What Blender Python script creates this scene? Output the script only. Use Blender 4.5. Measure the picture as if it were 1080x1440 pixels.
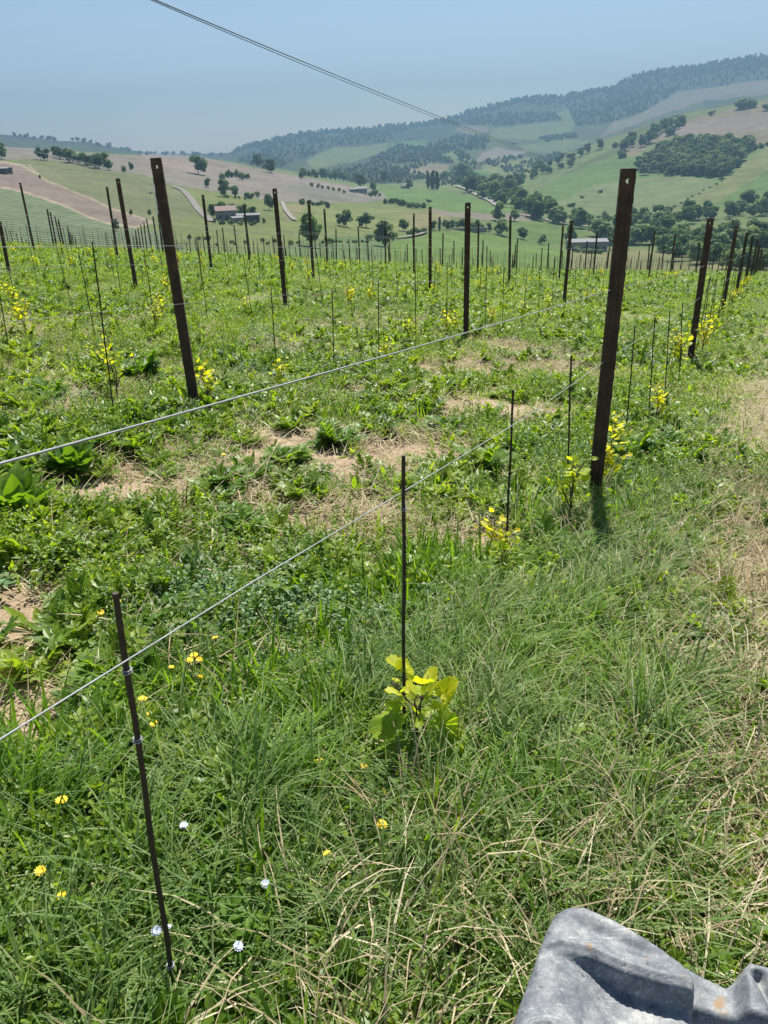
import bpy, bmesh, math, random
import numpy as np
from mathutils import Vector, Matrix, Euler

for o in list(bpy.data.objects):
    bpy.data.objects.remove(o)
S = bpy.context.scene
C = S.collection
RNG = random.Random(7)
NR = np.random.default_rng(11)

# ------------------------------------------------------------------ camera
FPX = 1080.0                       # focal length in photo pixels (photo 1080 x 1440)
PITCH, ROLL, EYE = math.radians(25.3), math.radians(2.0), 1.64
_F = np.array([0, math.cos(PITCH), -math.sin(PITCH)])
_R = np.array([1.0, 0, 0])
_U = np.cross(_R, _F)
_c, _s = math.cos(ROLL), math.sin(ROLL)
CR, CU = _c * _R - _s * _U, _s * _R + _c * _U
cam_d = bpy.data.cameras.new('camera')
cam_d.sensor_fit = 'VERTICAL'; cam_d.sensor_height = 24.0; cam_d.sensor_width = 18.0
cam_d.lens = 24.0 * FPX / 1440.0
cam_d.clip_start = 0.05; cam_d.clip_end = 20000
cam = bpy.data.objects.new('camera', cam_d); C.objects.link(cam)
m = Matrix([[CR[i], CU[i], -_F[i]] for i in range(3)]).to_4x4()
m.translation = (0, 0, EYE); cam.matrix_world = m
S.camera = cam

# ------------------------------------------------------------------ world, sun, exposure
SUN_EL, SUN_AZ = math.radians(57), math.radians(14)      # azimuth from +Y towards +X
W = bpy.data.worlds.new('World'); S.world = W; W.use_nodes = True
nt = W.node_tree; bg = nt.nodes['Background']
sky = nt.nodes.new('ShaderNodeTexSky'); sky.sky_type = 'NISHITA'; sky.sun_disc = False
sky.sun_elevation = SUN_EL; sky.sun_rotation = SUN_AZ
sky.altitude = 150; sky.air_density = 0.9; sky.dust_density = 0.4; sky.ozone_density = 0.8
nt.links.new(sky.outputs[0], bg.inputs[0]); bg.inputs[1].default_value = 0.063
sun_d = bpy.data.lights.new('sun', 'SUN'); sun_d.energy = 5.0; sun_d.angle = math.radians(0.55)
sun_d.color = (1.0, 0.955, 0.87)
sun = bpy.data.objects.new('sun', sun_d); C.objects.link(sun)
sv = Vector((math.sin(SUN_AZ) * math.cos(SUN_EL), math.cos(SUN_AZ) * math.cos(SUN_EL), math.sin(SUN_EL)))
sun.rotation_euler = (-sv).to_track_quat('-Z', 'Y').to_euler()
sun.location = sv * 30
S.view_settings.view_transform = 'Standard'; S.view_settings.look = 'None'
S.view_settings.gamma = 1.0; S.view_settings.use_curve_mapping = False
S.view_settings.exposure = 0.97
S.render.engine = 'CYCLES'
S.cycles.max_bounces = 8; S.cycles.transmission_bounces = 6; S.cycles.transparent_max_bounces = 6
S.cycles.volume_bounces = 1

# ------------------------------------------------------------------ picture <-> place
def ray(px, py):
    x, y = (px - 540) / FPX, (720 - py) / FPX
    return CR * x + CU * y + _F

def proj(P):
    P = np.asarray(P, float) - np.array([0, 0, EYE])
    z = P @ _F
    return 540 + FPX * (P @ CR) / z, 720 - FPX * (P @ CU) / z

def vnoise(x, y, seed=0):
    x = np.asarray(x, float); y = np.asarray(y, float)
    xi = np.floor(x).astype(np.int64); yi = np.floor(y).astype(np.int64)
    fx = x - xi; fy = y - yi
    fx = fx * fx * (3 - 2 * fx); fy = fy * fy * (3 - 2 * fy)
    def h(a, b):
        n = (a * 374761393 + b * 668265263 + seed * 1442695041) & 0xFFFFFFFF
        n = ((n ^ (n >> 13)) * 1274126177) & 0xFFFFFFFF
        return ((n ^ (n >> 16)) & 0xFFFF) / 65535.0
    return (h(xi, yi) * (1 - fx) + h(xi + 1, yi) * fx) * (1 - fy) + (h(xi, yi + 1) * (1 - fx) + h(xi + 1, yi + 1) * fx) * fy

def fbm(x, y, seed=0, n=3):
    t = 0; a = .5; s = 0
    for i in range(n):
        t = t + a * vnoise(np.asarray(x) * 2 ** i, np.asarray(y) * 2 ** i, seed + i * 17); s += a; a *= .5
    return t / s

def gbase(X, Y):
    X = np.asarray(X, float); Y = np.asarray(Y, float)
    z = -.093 * X - .08 * Y - .0006 * np.maximum(0, Y - 10 - .2 * X) ** 2 + .035 * np.maximum(0, X - 9)
    return z

def gz(X, Y):
    X = np.asarray(X, float); Y = np.asarray(Y, float)
    return gbase(X, Y) + .05 * (fbm(X * .9, Y * .9, 3) - .5) + .06 * (fbm(X * .25, Y * .25, 5, 2) - .5)

def on_ground(px, py):
    d = ray(px, py); lo, hi = .2, 200.0
    t = .2
    while t < 200:
        P = d * t
        if P[2] + EYE < gz(P[0], P[1]):
            hi = t; break
        lo = t; t *= 1.02
    for _ in range(30):
        t = (lo + hi) / 2; P = d * t
        if P[2] + EYE < gz(P[0], P[1]): hi = t
        else: lo = t
    return np.array([P[0], P[1], float(gz(P[0], P[1]))])

# vineyard rows: first row passes R0 in direction RD, rows 3.3 m apart
R0 = np.array([1.37, 4.54]); RD = np.array([.446, .895]); RD = RD / np.linalg.norm(RD)
RN = np.array([RD[1], -RD[0]])                   # to the right of the row
ROWGAP, POSTGAP = 3.3, 7.4
def row_s(X, Y): return (np.asarray(X) - R0[0]) * RN[0] + (np.asarray(Y) - R0[1]) * RN[1]
def row_t(X, Y): return (np.asarray(X) - R0[0]) * RD[0] + (np.asarray(Y) - R0[1]) * RD[1]
def row_pt(k, t):
    p = R0 + RN * (-ROWGAP * k) + RD * t
    return np.array([p[0], p[1], float(gz(p[0], p[1]))])

# ------------------------------------------------------------------ object helpers
def mesh_obj(name, V, Fc, mat, parent=None, smooth=False, link=True, attrs=None):
    me = bpy.data.meshes.new(name)
    me.from_pydata([tuple(v) for v in V], [], [tuple(f) for f in Fc])
    if attrs:
        for an, (typ, vals) in attrs.items():
            a = me.attributes.new(an, typ, 'POINT')
            if typ == 'FLOAT': a.data.foreach_set('value', np.asarray(vals, np.float32).ravel())
            else:
                col = np.ones((len(V), 4), np.float32); col[:, :3] = vals
                a.data.foreach_set('color', col.ravel())
    if smooth: me.polygons.foreach_set('use_smooth', [True] * len(me.polygons))
    me.materials.append(mat); me.update()
    o = bpy.data.objects.new(name, me)
    if link: C.objects.link(o)
    if parent is not None: o.parent = parent
    return o

def tag(o, label=None, cat=None, group=None, kind=None):
    if label: o['label'] = label
    if cat: o['category'] = cat
    if group: o['group'] = group
    if kind: o['kind'] = kind
    return o

def empty(name, loc=(0, 0, 0), rz=0):
    o = bpy.data.objects.new(name, None); C.objects.link(o)
    o.location = loc; o.rotation_euler = (0, 0, rz); o.empty_display_size = .1
    return o

def copy_tree(o, parent=None):
    c = o.copy(); C.objects.link(c)
    if parent is not None: c.parent = parent
    for ch in list(o.children): copy_tree(ch, c)
    return c

class MB:
    def __init__(s): s.v = []; s.f = []; s.t = []
    def add(s, V, Fc, tint=.5):
        n = len(s.v); s.v += [tuple(v) for v in V]; s.f += [tuple(i + n for i in f) for f in Fc]; s.t += [tint] * len(V)
    def box(s, c, d, rz=0):
        x, y, z = d[0] / 2, d[1] / 2, d[2] / 2
        V = [Vector((a, b, e)) for a in (-x, x) for b in (-y, y) for e in (-z, z)]
        M = Matrix.Rotation(rz, 3, 'Z')
        V = [M @ v + Vector(c) for v in V]
        s.add(V, [(0, 1, 3, 2), (4, 6, 7, 5), (0, 4, 5, 1), (2, 3, 7, 6), (0, 2, 6, 4), (1, 5, 7, 3)])
    def tube(s, pts, rad, n=6, cap=True, tint=.5):
        pts = [Vector(p) for p in pts]
        if not hasattr(rad, '__len__'): rad = [rad] * len(pts)
        V = []; Fc = []
        for i, p in enumerate(pts):
            a = pts[min(i + 1, len(pts) - 1)] - pts[max(i - 1, 0)]
            a.normalize()
            q = Vector((0, 0, 1)) if abs(a.z) < .9 else Vector((1, 0, 0))
            u = a.cross(q).normalized(); w = a.cross(u)
            for k in range(n):
                an = 2 * math.pi * k / n
                V.append(p + (u * math.cos(an) + w * math.sin(an)) * rad[i])
        for i in range(len(pts) - 1):
            for k in range(n):
                k2 = (k + 1) % n
                Fc.append((i * n + k, i * n + k2, (i + 1) * n + k2, (i + 1) * n + k))
        if cap:
            Fc.append(tuple(range(n - 1, -1, -1))); Fc.append(tuple(range((len(pts) - 1) * n, len(pts) * n)))
        s.add(V, Fc, tint)
    def build(s, name, mat, parent=None, smooth=False, link=True):
        return mesh_obj(name, s.v, s.f, mat, parent, smooth, link, {'tint': ('FLOAT', s.t)})

# ------------------------------------------------------------------ materials
def new_mat(name):
    M = bpy.data.materials.new(name); M.use_nodes = True
    t = M.node_tree; b = t.nodes['Principled BSDF']
    return M, t, b
def N(t, typ, **kw):
    n = t.nodes.new(typ)
    for k, v in kw.items(): setattr(n, k, v)
    return n
def ramp(t, stops):
    r = N(t, 'ShaderNodeValToRGB'); e = r.color_ramp.elements
    while len(e) < len(stops): e.new(.5)
    for i, (p, c) in enumerate(stops):
        e[i].position = p; e[i].color = (*c, 1)
    return r
def noise(t, scale, detail=4, rough=.6, vec=None):
    n = N(t, 'ShaderNodeTexNoise'); n.inputs['Scale'].default_value = scale
    n.inputs['Detail'].default_value = detail; n.inputs['Roughness'].default_value = rough
    if vec is not None: t.links.new(vec, n.inputs['Vector'])
    return n
def mixc(t, fac, a, b, typ='MIX'):
    n = N(t, 'ShaderNodeMix', data_type='RGBA', blend_type=typ)
    for sock, v in ((0, fac), (6, a), (7, b)):
        if isinstance(v, (int, float)): n.inputs[sock].default_value = v
        elif isinstance(v, tuple): n.inputs[sock].default_value = (*v, 1)
        else: t.links.new(v, n.inputs[sock])
    return n.outputs[2]

def leaf_mat(name, stops, trans=.45, tcol=(1.5, 1.7, .5), rough=.42, spec=.4, posnoise=.35):
    """foliage: colour varies per instance, per blade ('tint') and by patch; light passes through"""
    M, t, b = new_mat(name)
    oi = N(t, 'ShaderNodeObjectInfo'); at = N(t, 'ShaderNodeAttribute', attribute_name='tint')
    geo = N(t, 'ShaderNodeNewGeometry'); nz = noise(t, posnoise, 2, .5, geo.outputs['Position'])
    ma = N(t, 'ShaderNodeMath', operation='MULTIPLY_ADD'); ma.inputs[1].default_value = .38; t.links.new(oi.outputs['Random'], ma.inputs[0])
    mb = N(t, 'ShaderNodeMath', operation='MULTIPLY_ADD'); mb.inputs[1].default_value = .42; t.links.new(at.outputs['Fac'], mb.inputs[0])
    mb.inputs[2].default_value = -.13
    t.links.new(mb.outputs[0], ma.inputs[2])
    mc = N(t, 'ShaderNodeMath', operation='MULTIPLY_ADD'); mc.inputs[1].default_value = .7; t.links.new(nz.outputs[0], mc.inputs[0])
    t.links.new(ma.outputs[0], mc.inputs[2])
    md = N(t, 'ShaderNodeMath', operation='SUBTRACT'); t.links.new(mc.outputs[0], md.inputs[0]); md.inputs[1].default_value = .19
    r = ramp(t, stops); t.links.new(md.outputs[0], r.inputs[0])
    t.links.new(r.outputs[0], b.inputs['Base Color'])
    b.inputs['Roughness'].default_value = rough; b.inputs['Specular IOR Level'].default_value = spec
    tr = N(t, 'ShaderNodeBsdfTranslucent')
    t.links.new(mixc(t, 1.0, r.outputs[0], tcol, 'MULTIPLY'), tr.inputs[0])
    mx = N(t, 'ShaderNodeMixShader'); mx.inputs[0].default_value = trans
    t.links.new(b.outputs[0], mx.inputs[1]); t.links.new(tr.outputs[0], mx.inputs[2])
    t.links.new(mx.outputs[0], t.nodes['Material Output'].inputs[0])
    return M

def plain_mat(name, stops, scale=8, rough=.8, spec=.3, bump=0, metal=0, coord='Object'):
    M, t, b = new_mat(name)
    tc = N(t, 'ShaderNodeTexCoord'); oi = N(t, 'ShaderNodeObjectInfo')
    nz = noise(t, scale, 6, .65, tc.outputs[coord])
    r = ramp(t, stops); t.links.new(nz.outputs[0], r.inputs[0])
    hv = N(t, 'ShaderNodeHueSaturation'); t.links.new(r.outputs[0], hv.inputs['Color'])
    ma = N(t, 'ShaderNodeMath', operation='MULTIPLY_ADD'); ma.inputs[1].default_value = .5; ma.inputs[2].default_value = .75
    t.links.new(oi.outputs['Random'], ma.inputs[0]); t.links.new(ma.outputs[0], hv.inputs['Value'])
    t.links.new(hv.outputs[0], b.inputs['Base Color'])
    b.inputs['Roughness'].default_value = rough; b.inputs['Specular IOR Level'].default_value = spec
    b.inputs['Metallic'].default_value = metal
    if bump:
        bp = N(t, 'ShaderNodeBump'); bp.inputs['Strength'].default_value = bump; bp.inputs['Distance'].default_value = .01
        t.links.new(nz.outputs[0], bp.inputs['Height']); t.links.new(bp.outputs[0], b.inputs['Normal'])
    return M

M_grass = leaf_mat('green_grass', [(0, (0.048, 0.120, 0.016)), (.35, (0.125, 0.250, 0.024)), (.66, (0.205, 0.325, 0.038)), (.86, (0.29, 0.35, 0.09)), (1, (0.494, 0.442, 0.221))], .5, (1.85, 1.7, .45), .5, .25)
M_greygrass = leaf_mat('grey_green_grass', [(0, (.075, .145, .038)), (.45, (.165, .255, .075)), (.75, (.29, .34, .15)), (1, (.44, .41, .26))], .4, (1.3, 1.35, .7), .5, .2)
M_dry = leaf_mat('dry_grass', [(0, (.25, .195, .115)), (.4, (.42, .35, .22)), (.75, (.58, .51, .36)), (1, (.27, .28, .13))], .25, (1.1, 1.0, .75), .75, .08)
M_weed = leaf_mat('weed_leaf', [(0, (.054, .12, .02)), (.4, (.150, .248, .027)), (.75, (.245, .325, .036)), (1, (.32, .37, .07))], .5, (1.8, 1.75, .42))
M_silver = leaf_mat('silvery_weed_leaf', [(0, (.10, .19, .07)), (.5, (.19, .28, .14)), (1, (.33, .38, .24))], .3, (1.2, 1.3, .7), .45, .3)
M_dock = leaf_mat('dock_leaf', [(0, (.06, .14, .022)), (.5, (.125, .235, .03)), (1, (.20, .29, .035))], .5, (1.9, 1.75, .4), .45, .3)
M_vine = leaf_mat('vine_leaf', [(0, (.19, .33, .03)), (.3, (.38, .46, .035)), (.6, (.64, .59, .04)), (1, (.80, .63, .05))], .55, (1.4, 1.5, .4), .45, .3, 3.0)
M_stem = plain_mat('green_stem', [(.3, (.10, .13, .04)), (.7, (.18, .17, .07))], 20)
M_vinewood = plain_mat('vine_wood', [(.3, (.07, .05, .03)), (.7, (.16, .12, .08))], 40, .9)
M_post = plain_mat('rusted_brown_steel', [(.25, (.022, .014, .011)), (.5, (.055, .030, .020)), (.68, (.105, .052, .032)), (.8, (.17, .085, .05))], 7, .62, .4, .3)
M_stake = plain_mat('rusted_thin_steel', [(.25, (.02, .014, .011)), (.6, (.05, .032, .022)), (.8, (.10, .05, .03))], 25, .65, .4, .2)
M_wire = plain_mat('galvanised_wire', [(.3, (.22, .23, .24)), (.7, (.36, .37, .38))], 30, .55, .4)
M_cable = plain_mat('black_cable', [(.3, (.02, .022, .025)), (.7, (.04, .042, .05))], 5, .6)
M_paleline = plain_mat('pale_cable', [(.3, (.5, .52, .55)), (.7, (.65, .67, .7))], 5, .6)
M_pole = plain_mat('pale_concrete', [(.3, (.42, .42, .41)), (.7, (.58, .58, .56))], 6, .9)
M_petal = plain_mat('yellow_petal', [(.3, (.75, .50, .02)), (.7, (.85, .62, .03))], 30, .6)
M_white = plain_mat('white_petal', [(.3, (.42, .47, .60)), (.7, (.62, .65, .74))], 30, .7)
M_orange = plain_mat('orange_leaf', [(.3, (.55, .22, .04)), (.7, (.62, .36, .06))], 30, .7)
M_bark = plain_mat('bark', [(.3, (.05, .04, .03)), (.7, (.11, .09, .07))], 2, .95)
M_plaster = plain_mat('pale_plaster', [(.3, (.25, .24, .22)), (.7, (.34, .32, .29))], 1.2, .9)
M_roof = plain_mat('terracotta_roof', [(.3, (.135, .10, .09)), (.7, (.19, .14, .125))], 2.5, .9)
M_greyroof = plain_mat('grey_sheet_roof', [(.3, (.13, .13, .14)), (.7, (.19, .19, .19))], 1.2, .75)
M_glass = plain_mat('dark_window', [(.3, (0.015, 0.019, 0.022)), (.7, (0.038, 0.041, 0.045))], 2, .2, .6)
M_wood = plain_mat('dark_shed_wood', [(.3, (0.075, 0.068, 0.060)), (.7, (0.135, 0.120, 0.105))], 2, .9)
M_road = plain_mat('gravel_road', [(.3, (.17, .155, .13)), (.7, (.25, .235, .205))], .3, .95)
def crown_mat(name, a, b_, c):
    return leaf_mat(name, [(0, tuple(x * 1.8 for x in a)), (.5, tuple(x * 1.8 for x in b_)), (1, tuple(x * 1.8 for x in c))], .38, (1.3, 1.4, .8), .6, .2, .03)
M_crown = [crown_mat('dark_crown', (.022, .04, .014), (.045, .075, .022), (.085, .115, .035)),
           crown_mat('mid_crown', (.03, .055, .018), (.06, .095, .03), (.10, .14, .045)),
           crown_mat('pale_crown', (.06, .085, .035), (.10, .135, .055), (.15, .18, .08))]

# ------------------------------------------------------------------ near ground (vineyard slope)
BARE = []      # (x, y, rx, ry, strength)  bare earth patches seen in the photo
for px, py, rx, ry, st in [(540, 640, 0.75, 0.32, 1.30), (480, 655, 0.35, 0.30, 1.20), (405, 732, 0.32, 0.22, 1.30), (15, 890, 0.30, 0.42, 1.50), (20, 960, 0.30, 0.35, 1.50), (5, 930, 0.30, 0.40, 1.50), (30, 1010, 0.22, 0.20, 1.20), (205, 808, 0.26, 0.14, 1.20),
                           (680, 760, 0.32, 0.28, 1.10), (655, 770, 0.20, 0.20, 1.10), (150, 690, 0.55, 0.30, 1.00), (640, 520, 0.91, 0.64, 0.72), (720, 500, 0.84, 0.56, 0.64), (560, 560, 0.70, 0.40, 0.56), (30, 530, 0.84, 0.48, 0.64),
                           (390, 605, 0.60, 0.35, 0.80), (1060, 600, 0.40, 0.72, 0.55), (1050, 1080, 0.20, 0.28, 0.55), (1060, 820, 0.28, 0.44, 0.55), (1000, 560, 0.50, 0.50, 0.70), (690, 570, 0.60, 0.45, 1.00), (300, 640, 0.50, 0.25, 0.70),
                           (1070, 1010, 0.20, 0.32, 0.55), (960, 640, 0.25, 0.40, 0.60), (690, 485, 0.63, 0.40, 0.56), (240, 660, 0.50, 0.28, 0.70), (1075, 480, 0.72, 1.28, 0.55), (760, 470, 0.70, 0.48, 0.48), (300, 465, 0.84, 0.48, 0.48), (120, 480, 1.05, 0.56, 0.48), (470, 400, 1.05, 0.80, 0.40), (820, 430, 0.84, 0.80, 0.40)]:
    g = on_ground(px, py); BARE.append((g[0], g[1], rx, ry, st))
def bare_mask(X, Y):
    X = np.asarray(X, float); Y = np.asarray(Y, float)
    w = (fbm(X * 2.2, Y * 2.2, 21) - .5) * 1.3
    b = np.zeros_like(X)
    for x, y, rx, ry, st in BARE:
        d = np.sqrt(((X - x) / rx) ** 2 + ((Y - y) / ry) ** 2) + w
        b = np.maximum(b, st * np.clip(1.55 - d, 0, 1))
    return np.clip(b, 0, 1)

def ground_mat():
    M, t, b = new_mat('vineyard_soil')
    geo = N(t, 'ShaderNodeNewGeometry'); P = geo.outputs['Position']
    at = N(t, 'ShaderNodeAttribute', attribute_name='bare')
    soil = ramp(t, [(.25, (.20, .145, .095)), (.5, (.34, .255, .175)), (.75, (.48, .38, .27))])
    t.links.new(noise(t, 7, 8, .7, P).outputs[0], soil.inputs[0])
    cover = ramp(t, [(.3, (.06, .065, .03)), (.45, (.13, .14, .06)), (.6, (.24, .20, .11)), (.75, (.13, .17, .05))])
    t.links.new(noise(t, 18, 6, .75, P).outputs[0], cover.inputs[0])
    far = ramp(t, [(.3, (.07, .14, .025)), (.5, (.115, .20, .035)), (.7, (.19, .24, .07))])
    t.links.new(noise(t, 1.2, 6, .7, P).outputs[0], far.inputs[0])
    sep = N(t, 'ShaderNodeSeparateXYZ'); t.links.new(P, sep.inputs[0])
    mr = N(t, 'ShaderNodeMapRange'); mr.inputs[1].default_value = 9; mr.inputs[2].default_value = 26; t.links.new(sep.outputs[1], mr.inputs[0])
    cv = mixc(t, mr.outputs[0], cover.outputs[0], far.outputs[0])
    t.links.new(mixc(t, at.outputs['Fac'], cv, soil.outputs[0]), b.inputs['Base Color'])
    b.inputs['Roughness'].default_value = .95; b.inputs['Specular IOR Level'].default_value = .15
    bp = N(t, 'ShaderNodeBump'); bp.inputs['Strength'].default_value = .7; bp.inputs['Distance'].default_value = .03
    t.links.new(noise(t, 30, 6, .7, P).outputs[0], bp.inputs['Height']); t.links.new(bp.outputs[0], b.inputs['Normal'])
    return M
ys = np.concatenate([np.arange(-6, 0, .5), np.arange(0, 6, .045), np.arange(6, 14, .1), np.arange(14, 46, .4), np.arange(46, 156, 2)])
us = np.concatenate([np.linspace(-1.6, -.72, 14), np.linspace(-.7, .7, 170), np.linspace(.72, 1.6, 14)])
XX = us[None, :] * (np.maximum(ys, 0)[:, None] * .95 + 3.2); YY = np.repeat(ys[:, None], len(us), 1)
ZZ = gz(XX, YY) + .035 * (fbm(XX * 6, YY * 6, 31, 2) - .5) * np.clip(1 - YY / 14, 0, 1)
nv, nu = XX.shape
idx = np.arange(nv * nu).reshape(nv, nu)
quads = np.stack([idx[:-1, :-1], idx[:-1, 1:], idx[1:, 1:], idx[1:, :-1]], -1).reshape(-1, 4)
g = mesh_obj('ground', np.stack([XX, YY, ZZ], -1).reshape(-1, 3), quads.tolist(), ground_mat(), None, True, True,
             {'bare': ('FLOAT', np.clip(bare_mask(XX, YY) * 1.05 + .06, 0, 1))})
tag(g, 'grassy vineyard slope with bare earth patches', 'ground', kind='structure')

# ------------------------------------------------------------------ far terrain: valley and hills
KN = {-500: ((420, 345, 290, 250, 209, 206, 198, 186), (110, 150, 250, 380, 620, 1800, 2100, 2500)),
      0: ((420, 345, 290, 250, 209, 206, 198, 187), (110, 150, 250, 380, 620, 1800, 2100, 2500)),
      140: ((420, 345, 300, 260, 217, 214, 208, 201), (110, 170, 270, 400, 640, 1800, 2100, 2600)),
      215: ((420, 348, 305, 265, 219.5, 218.5, 217.7, 216.5), (110, 175, 300, 430, 680, 2300, 2900, 3400)),
      300: ((420, 350, 310, 275, 227, 222, 219, 216), (110, 180, 330, 460, 740, 2300, 2900, 3500)),
      400: ((420, 355, 320, 290, 244, 238, 215, 191), (110, 190, 310, 450, 780, 1700, 2500, 3500)),
      530: ((420, 370, 340, 310, 268, 262, 225, 179), (110, 200, 300, 420, 820, 1100, 2000, 3800)),
      700: ((430, 370, 340, 300, 262, 255, 200, 147), (110, 260, 400, 560, 950, 1250, 2300, 3900)),
      760: ((430, 372, 343, 305, 237, 231, 190, 137), (110, 280, 430, 590, 1150, 1900, 2700, 3900)),
      850: ((430, 375, 345, 300, 198, 194, 160, 125), (110, 300, 450, 640, 1300, 2200, 3000, 3900)),
      960: ((430, 380, 345, 300, 161, 157, 130, 95), (110, 280, 420, 640, 1400, 2400, 3100, 3900)),
      1080: ((430, 380, 345, 300, 139, 135, 110, 78), (110, 260, 400, 640, 1400, 2500, 3100, 3900)),
      1600: ((430, 380, 345, 290, 100, 96, 80, 50), (110, 260, 400, 640, 1400, 2500, 3100, 3900))}
RIDGE_X = [-500, 0, 40, 80, 120, 150, 190, 215, 300, 320, 345, 380, 400, 450, 500, 540, 600, 640, 660, 700, 740, 790, 820, 860, 885, 905, 950, 1000, 1050, 1080, 1600]
RIDGE_Y = [190, 189, 192, 198, 199, 205, 212, 216, 216, 215, 206, 197, 191, 185, 182, 178, 173, 165, 156, 147, 138, 135, 130, 123, 111, 102, 96, 89, 81, 78, 45]
kx = sorted(KN); ky = np.array([KN[k][0] for k in kx], float); kd = np.log(np.array([KN[k][1] for k in kx], float))
def col_knots(px):
    y = np.array([np.interp(px, kx, ky[:, j]) for j in range(8)]); d = np.array([np.interp(px, kx, kd[:, j]) for j in range(8)])
    y[7] = np.interp(px, RIDGE_X, RIDGE_Y)
    for j in range(6, -1, -1): y[j] = max(y[j], y[j + 1] + .35)
    return y, d
def far_pt(px, py):
    y, d = col_knots(px)
    D = math.exp(np.interp(-py, -y, d))
    r = ray(px, py); r = r * (D / math.hypot(r[0], r[1]))
    return np.array([r[0], r[1], r[2] + EYE]), D

cols = np.concatenate([np.arange(-500, -20, 24), np.arange(-20, 1100, 2.0), np.arange(1100, 1601, 24)])
NROW = 230
tt = np.concatenate([np.linspace(0, .22, 24)[:-1], np.linspace(.22, 1, NROW - 23)])
PX = np.zeros((NROW, len(cols))); PY = PX.copy(); DD = PX.copy()
for j, px in enumerate(cols):
    y, d = col_knots(px)
    yy = y[0] + (y[7] - y[0]) * tt
    PX[:, j] = px; PY[:, j] = yy; DD[:, j] = np.exp(np.interp(-yy, -y, d))
xs_, ys_ = (PX - 540) / FPX, (720 - PY) / FPX
RY = CR[None, None] * xs_[..., None] + CU[None, None] * ys_[..., None] + _F[None, None]
P3 = RY * (DD / np.hypot(RY[..., 0], RY[..., 1]))[..., None]; P3[..., 2] += EYE
back = P3[-1].copy(); hd = np.hypot(back[:, 0], back[:, 1])
back[:, :2] *= (1 + 700 / hd)[:, None]; back[:, 2] -= 160
P3 = np.concatenate([P3, back[None]], 0)

def inpoly(px, py, poly):
    r = np.zeros(px.shape, bool); n = len(poly)
    for i in range(n):
        x1, y1 = poly[i]; x2, y2 = poly[(i + 1) % n]
        if y1 == y2: continue
        c = ((y1 > py) != (y2 > py)) & (px < (x2 - x1) * (py - y1) / (y2 - y1) + x1)
        r ^= c
    return r
GREEN, PALE, MAUVE, TAN = (.085, .165, .04), (.135, .18, .065), (.21, .192, .17), (.30, .26, .20)
FOREST, SCRUB, YELL, DMAUVE = (.035, .055, .025), (.075, .105, .045), (.165, .20, .07), (.205, .168, .145)
wx = PX + 5 * (fbm(PX * .06, PY * .12, 40) - .5); wy = PY + 3 * (fbm(PX * .05, PY * .1, 44) - .5)
col = np.zeros((NROW, len(cols), 3)); col[:] = PALE
stripe = np.zeros((NROW, len(cols)))
def paint(poly, c, st=0.0):
    mk = inpoly(wx, wy, poly); col[mk] = c; stripe[mk] = st
# distant ridge first
ridge_mask = DD > 1500; col[ridge_mask] = SCRUB
ydist = PY - np.interp(PX, RIDGE_X, RIDGE_Y)
fr = ridge_mask & (fbm(PX * .025, PY * .05, 50) > .53); col[fr] = (.05, .075, .032)
paint([(430, 226), (470, 207), (540, 190), (548, 210), (500, 227), (440, 238)], PALE)
paint([(560, 188), (592, 180), (602, 206), (548, 204)], GREEN)
paint([(655, 168), (685, 164), (687, 185), (665, 190), (640, 183)], (.17, .16, .10))
paint([(690, 182), (760, 172), (800, 152), (806, 188), (750, 196), (690, 196)], PALE)
paint([(330, 226), (390, 205), (420, 210), (370, 235)], SCRUB)
paint([(675, 216), (700, 205), (722, 212), (748, 212), (720, 221), (668, 230)], MAUVE)
paint([(678, 233), (745, 220), (772, 233), (722, 256), (680, 244)], YELL)
paint([(562, 243), (598, 230), (632, 232), (626, 242), (580, 252)], (.22, .19, .12))
paint([(612, 222), (638, 209), (660, 222), (672, 236), (640, 232)], PALE)
paint([(640, 258), (658, 240), (688, 241), (692, 254), (670, 264)], GREEN)
paint([(800, 207), (842, 195), (872, 162), (960, 120), (1080, 112), (1600, 80), (1600, 98), (1080, 132), (990, 142), (900, 172), (850, 192)], (.165, .165, .12))
paint([(728, 206), (790, 194), (832, 199), (792, 216), (740, 213)], PALE)
paint([(498, 242), (540, 228), (562, 235), (540, 252)], YELL)
paint([(790, 180), (850, 172), (880, 150), (850, 150), (800, 165)], PALE)
paint([(950, 112), (1020, 108), (1080, 100), (1080, 106), (1000, 118)], (.20, .17, .13))
wp = [([(330, 226), (400, 200), (520, 186), (560, 186), (545, 200), (470, 206), (420, 226), (380, 240)]), ([(520, 225), (560, 205), (610, 210), (640, 230), (600, 228), (540, 232)]), ([(600, 205), (650, 190), (690, 196), (680, 210), (640, 212), (610, 222)]), ([(640, 175), (690, 162), (780, 158), (790, 170), (700, 178)]), ([(450, 245), (530, 228), (570, 240), (610, 250), (560, 258), (500, 258)]), ([(800, 150), (880, 125), (960, 125), (900, 160), (850, 175), (810, 178)])]
for q in wp: paint(q, FOREST)
tm = ridge_mask & (ydist < 9 + 16 * vnoise(PX * .02, PX * 0, 60)) & (PX > 330); col[tm] = FOREST
tm = ridge_mask & (PX > 840) & (ydist < 34 * np.clip((PX - 840) / 60, 0, 1)); col[tm] = FOREST
tm = ridge_mask & (PX < 330) & (ydist < 5); col[tm] = FOREST
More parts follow.
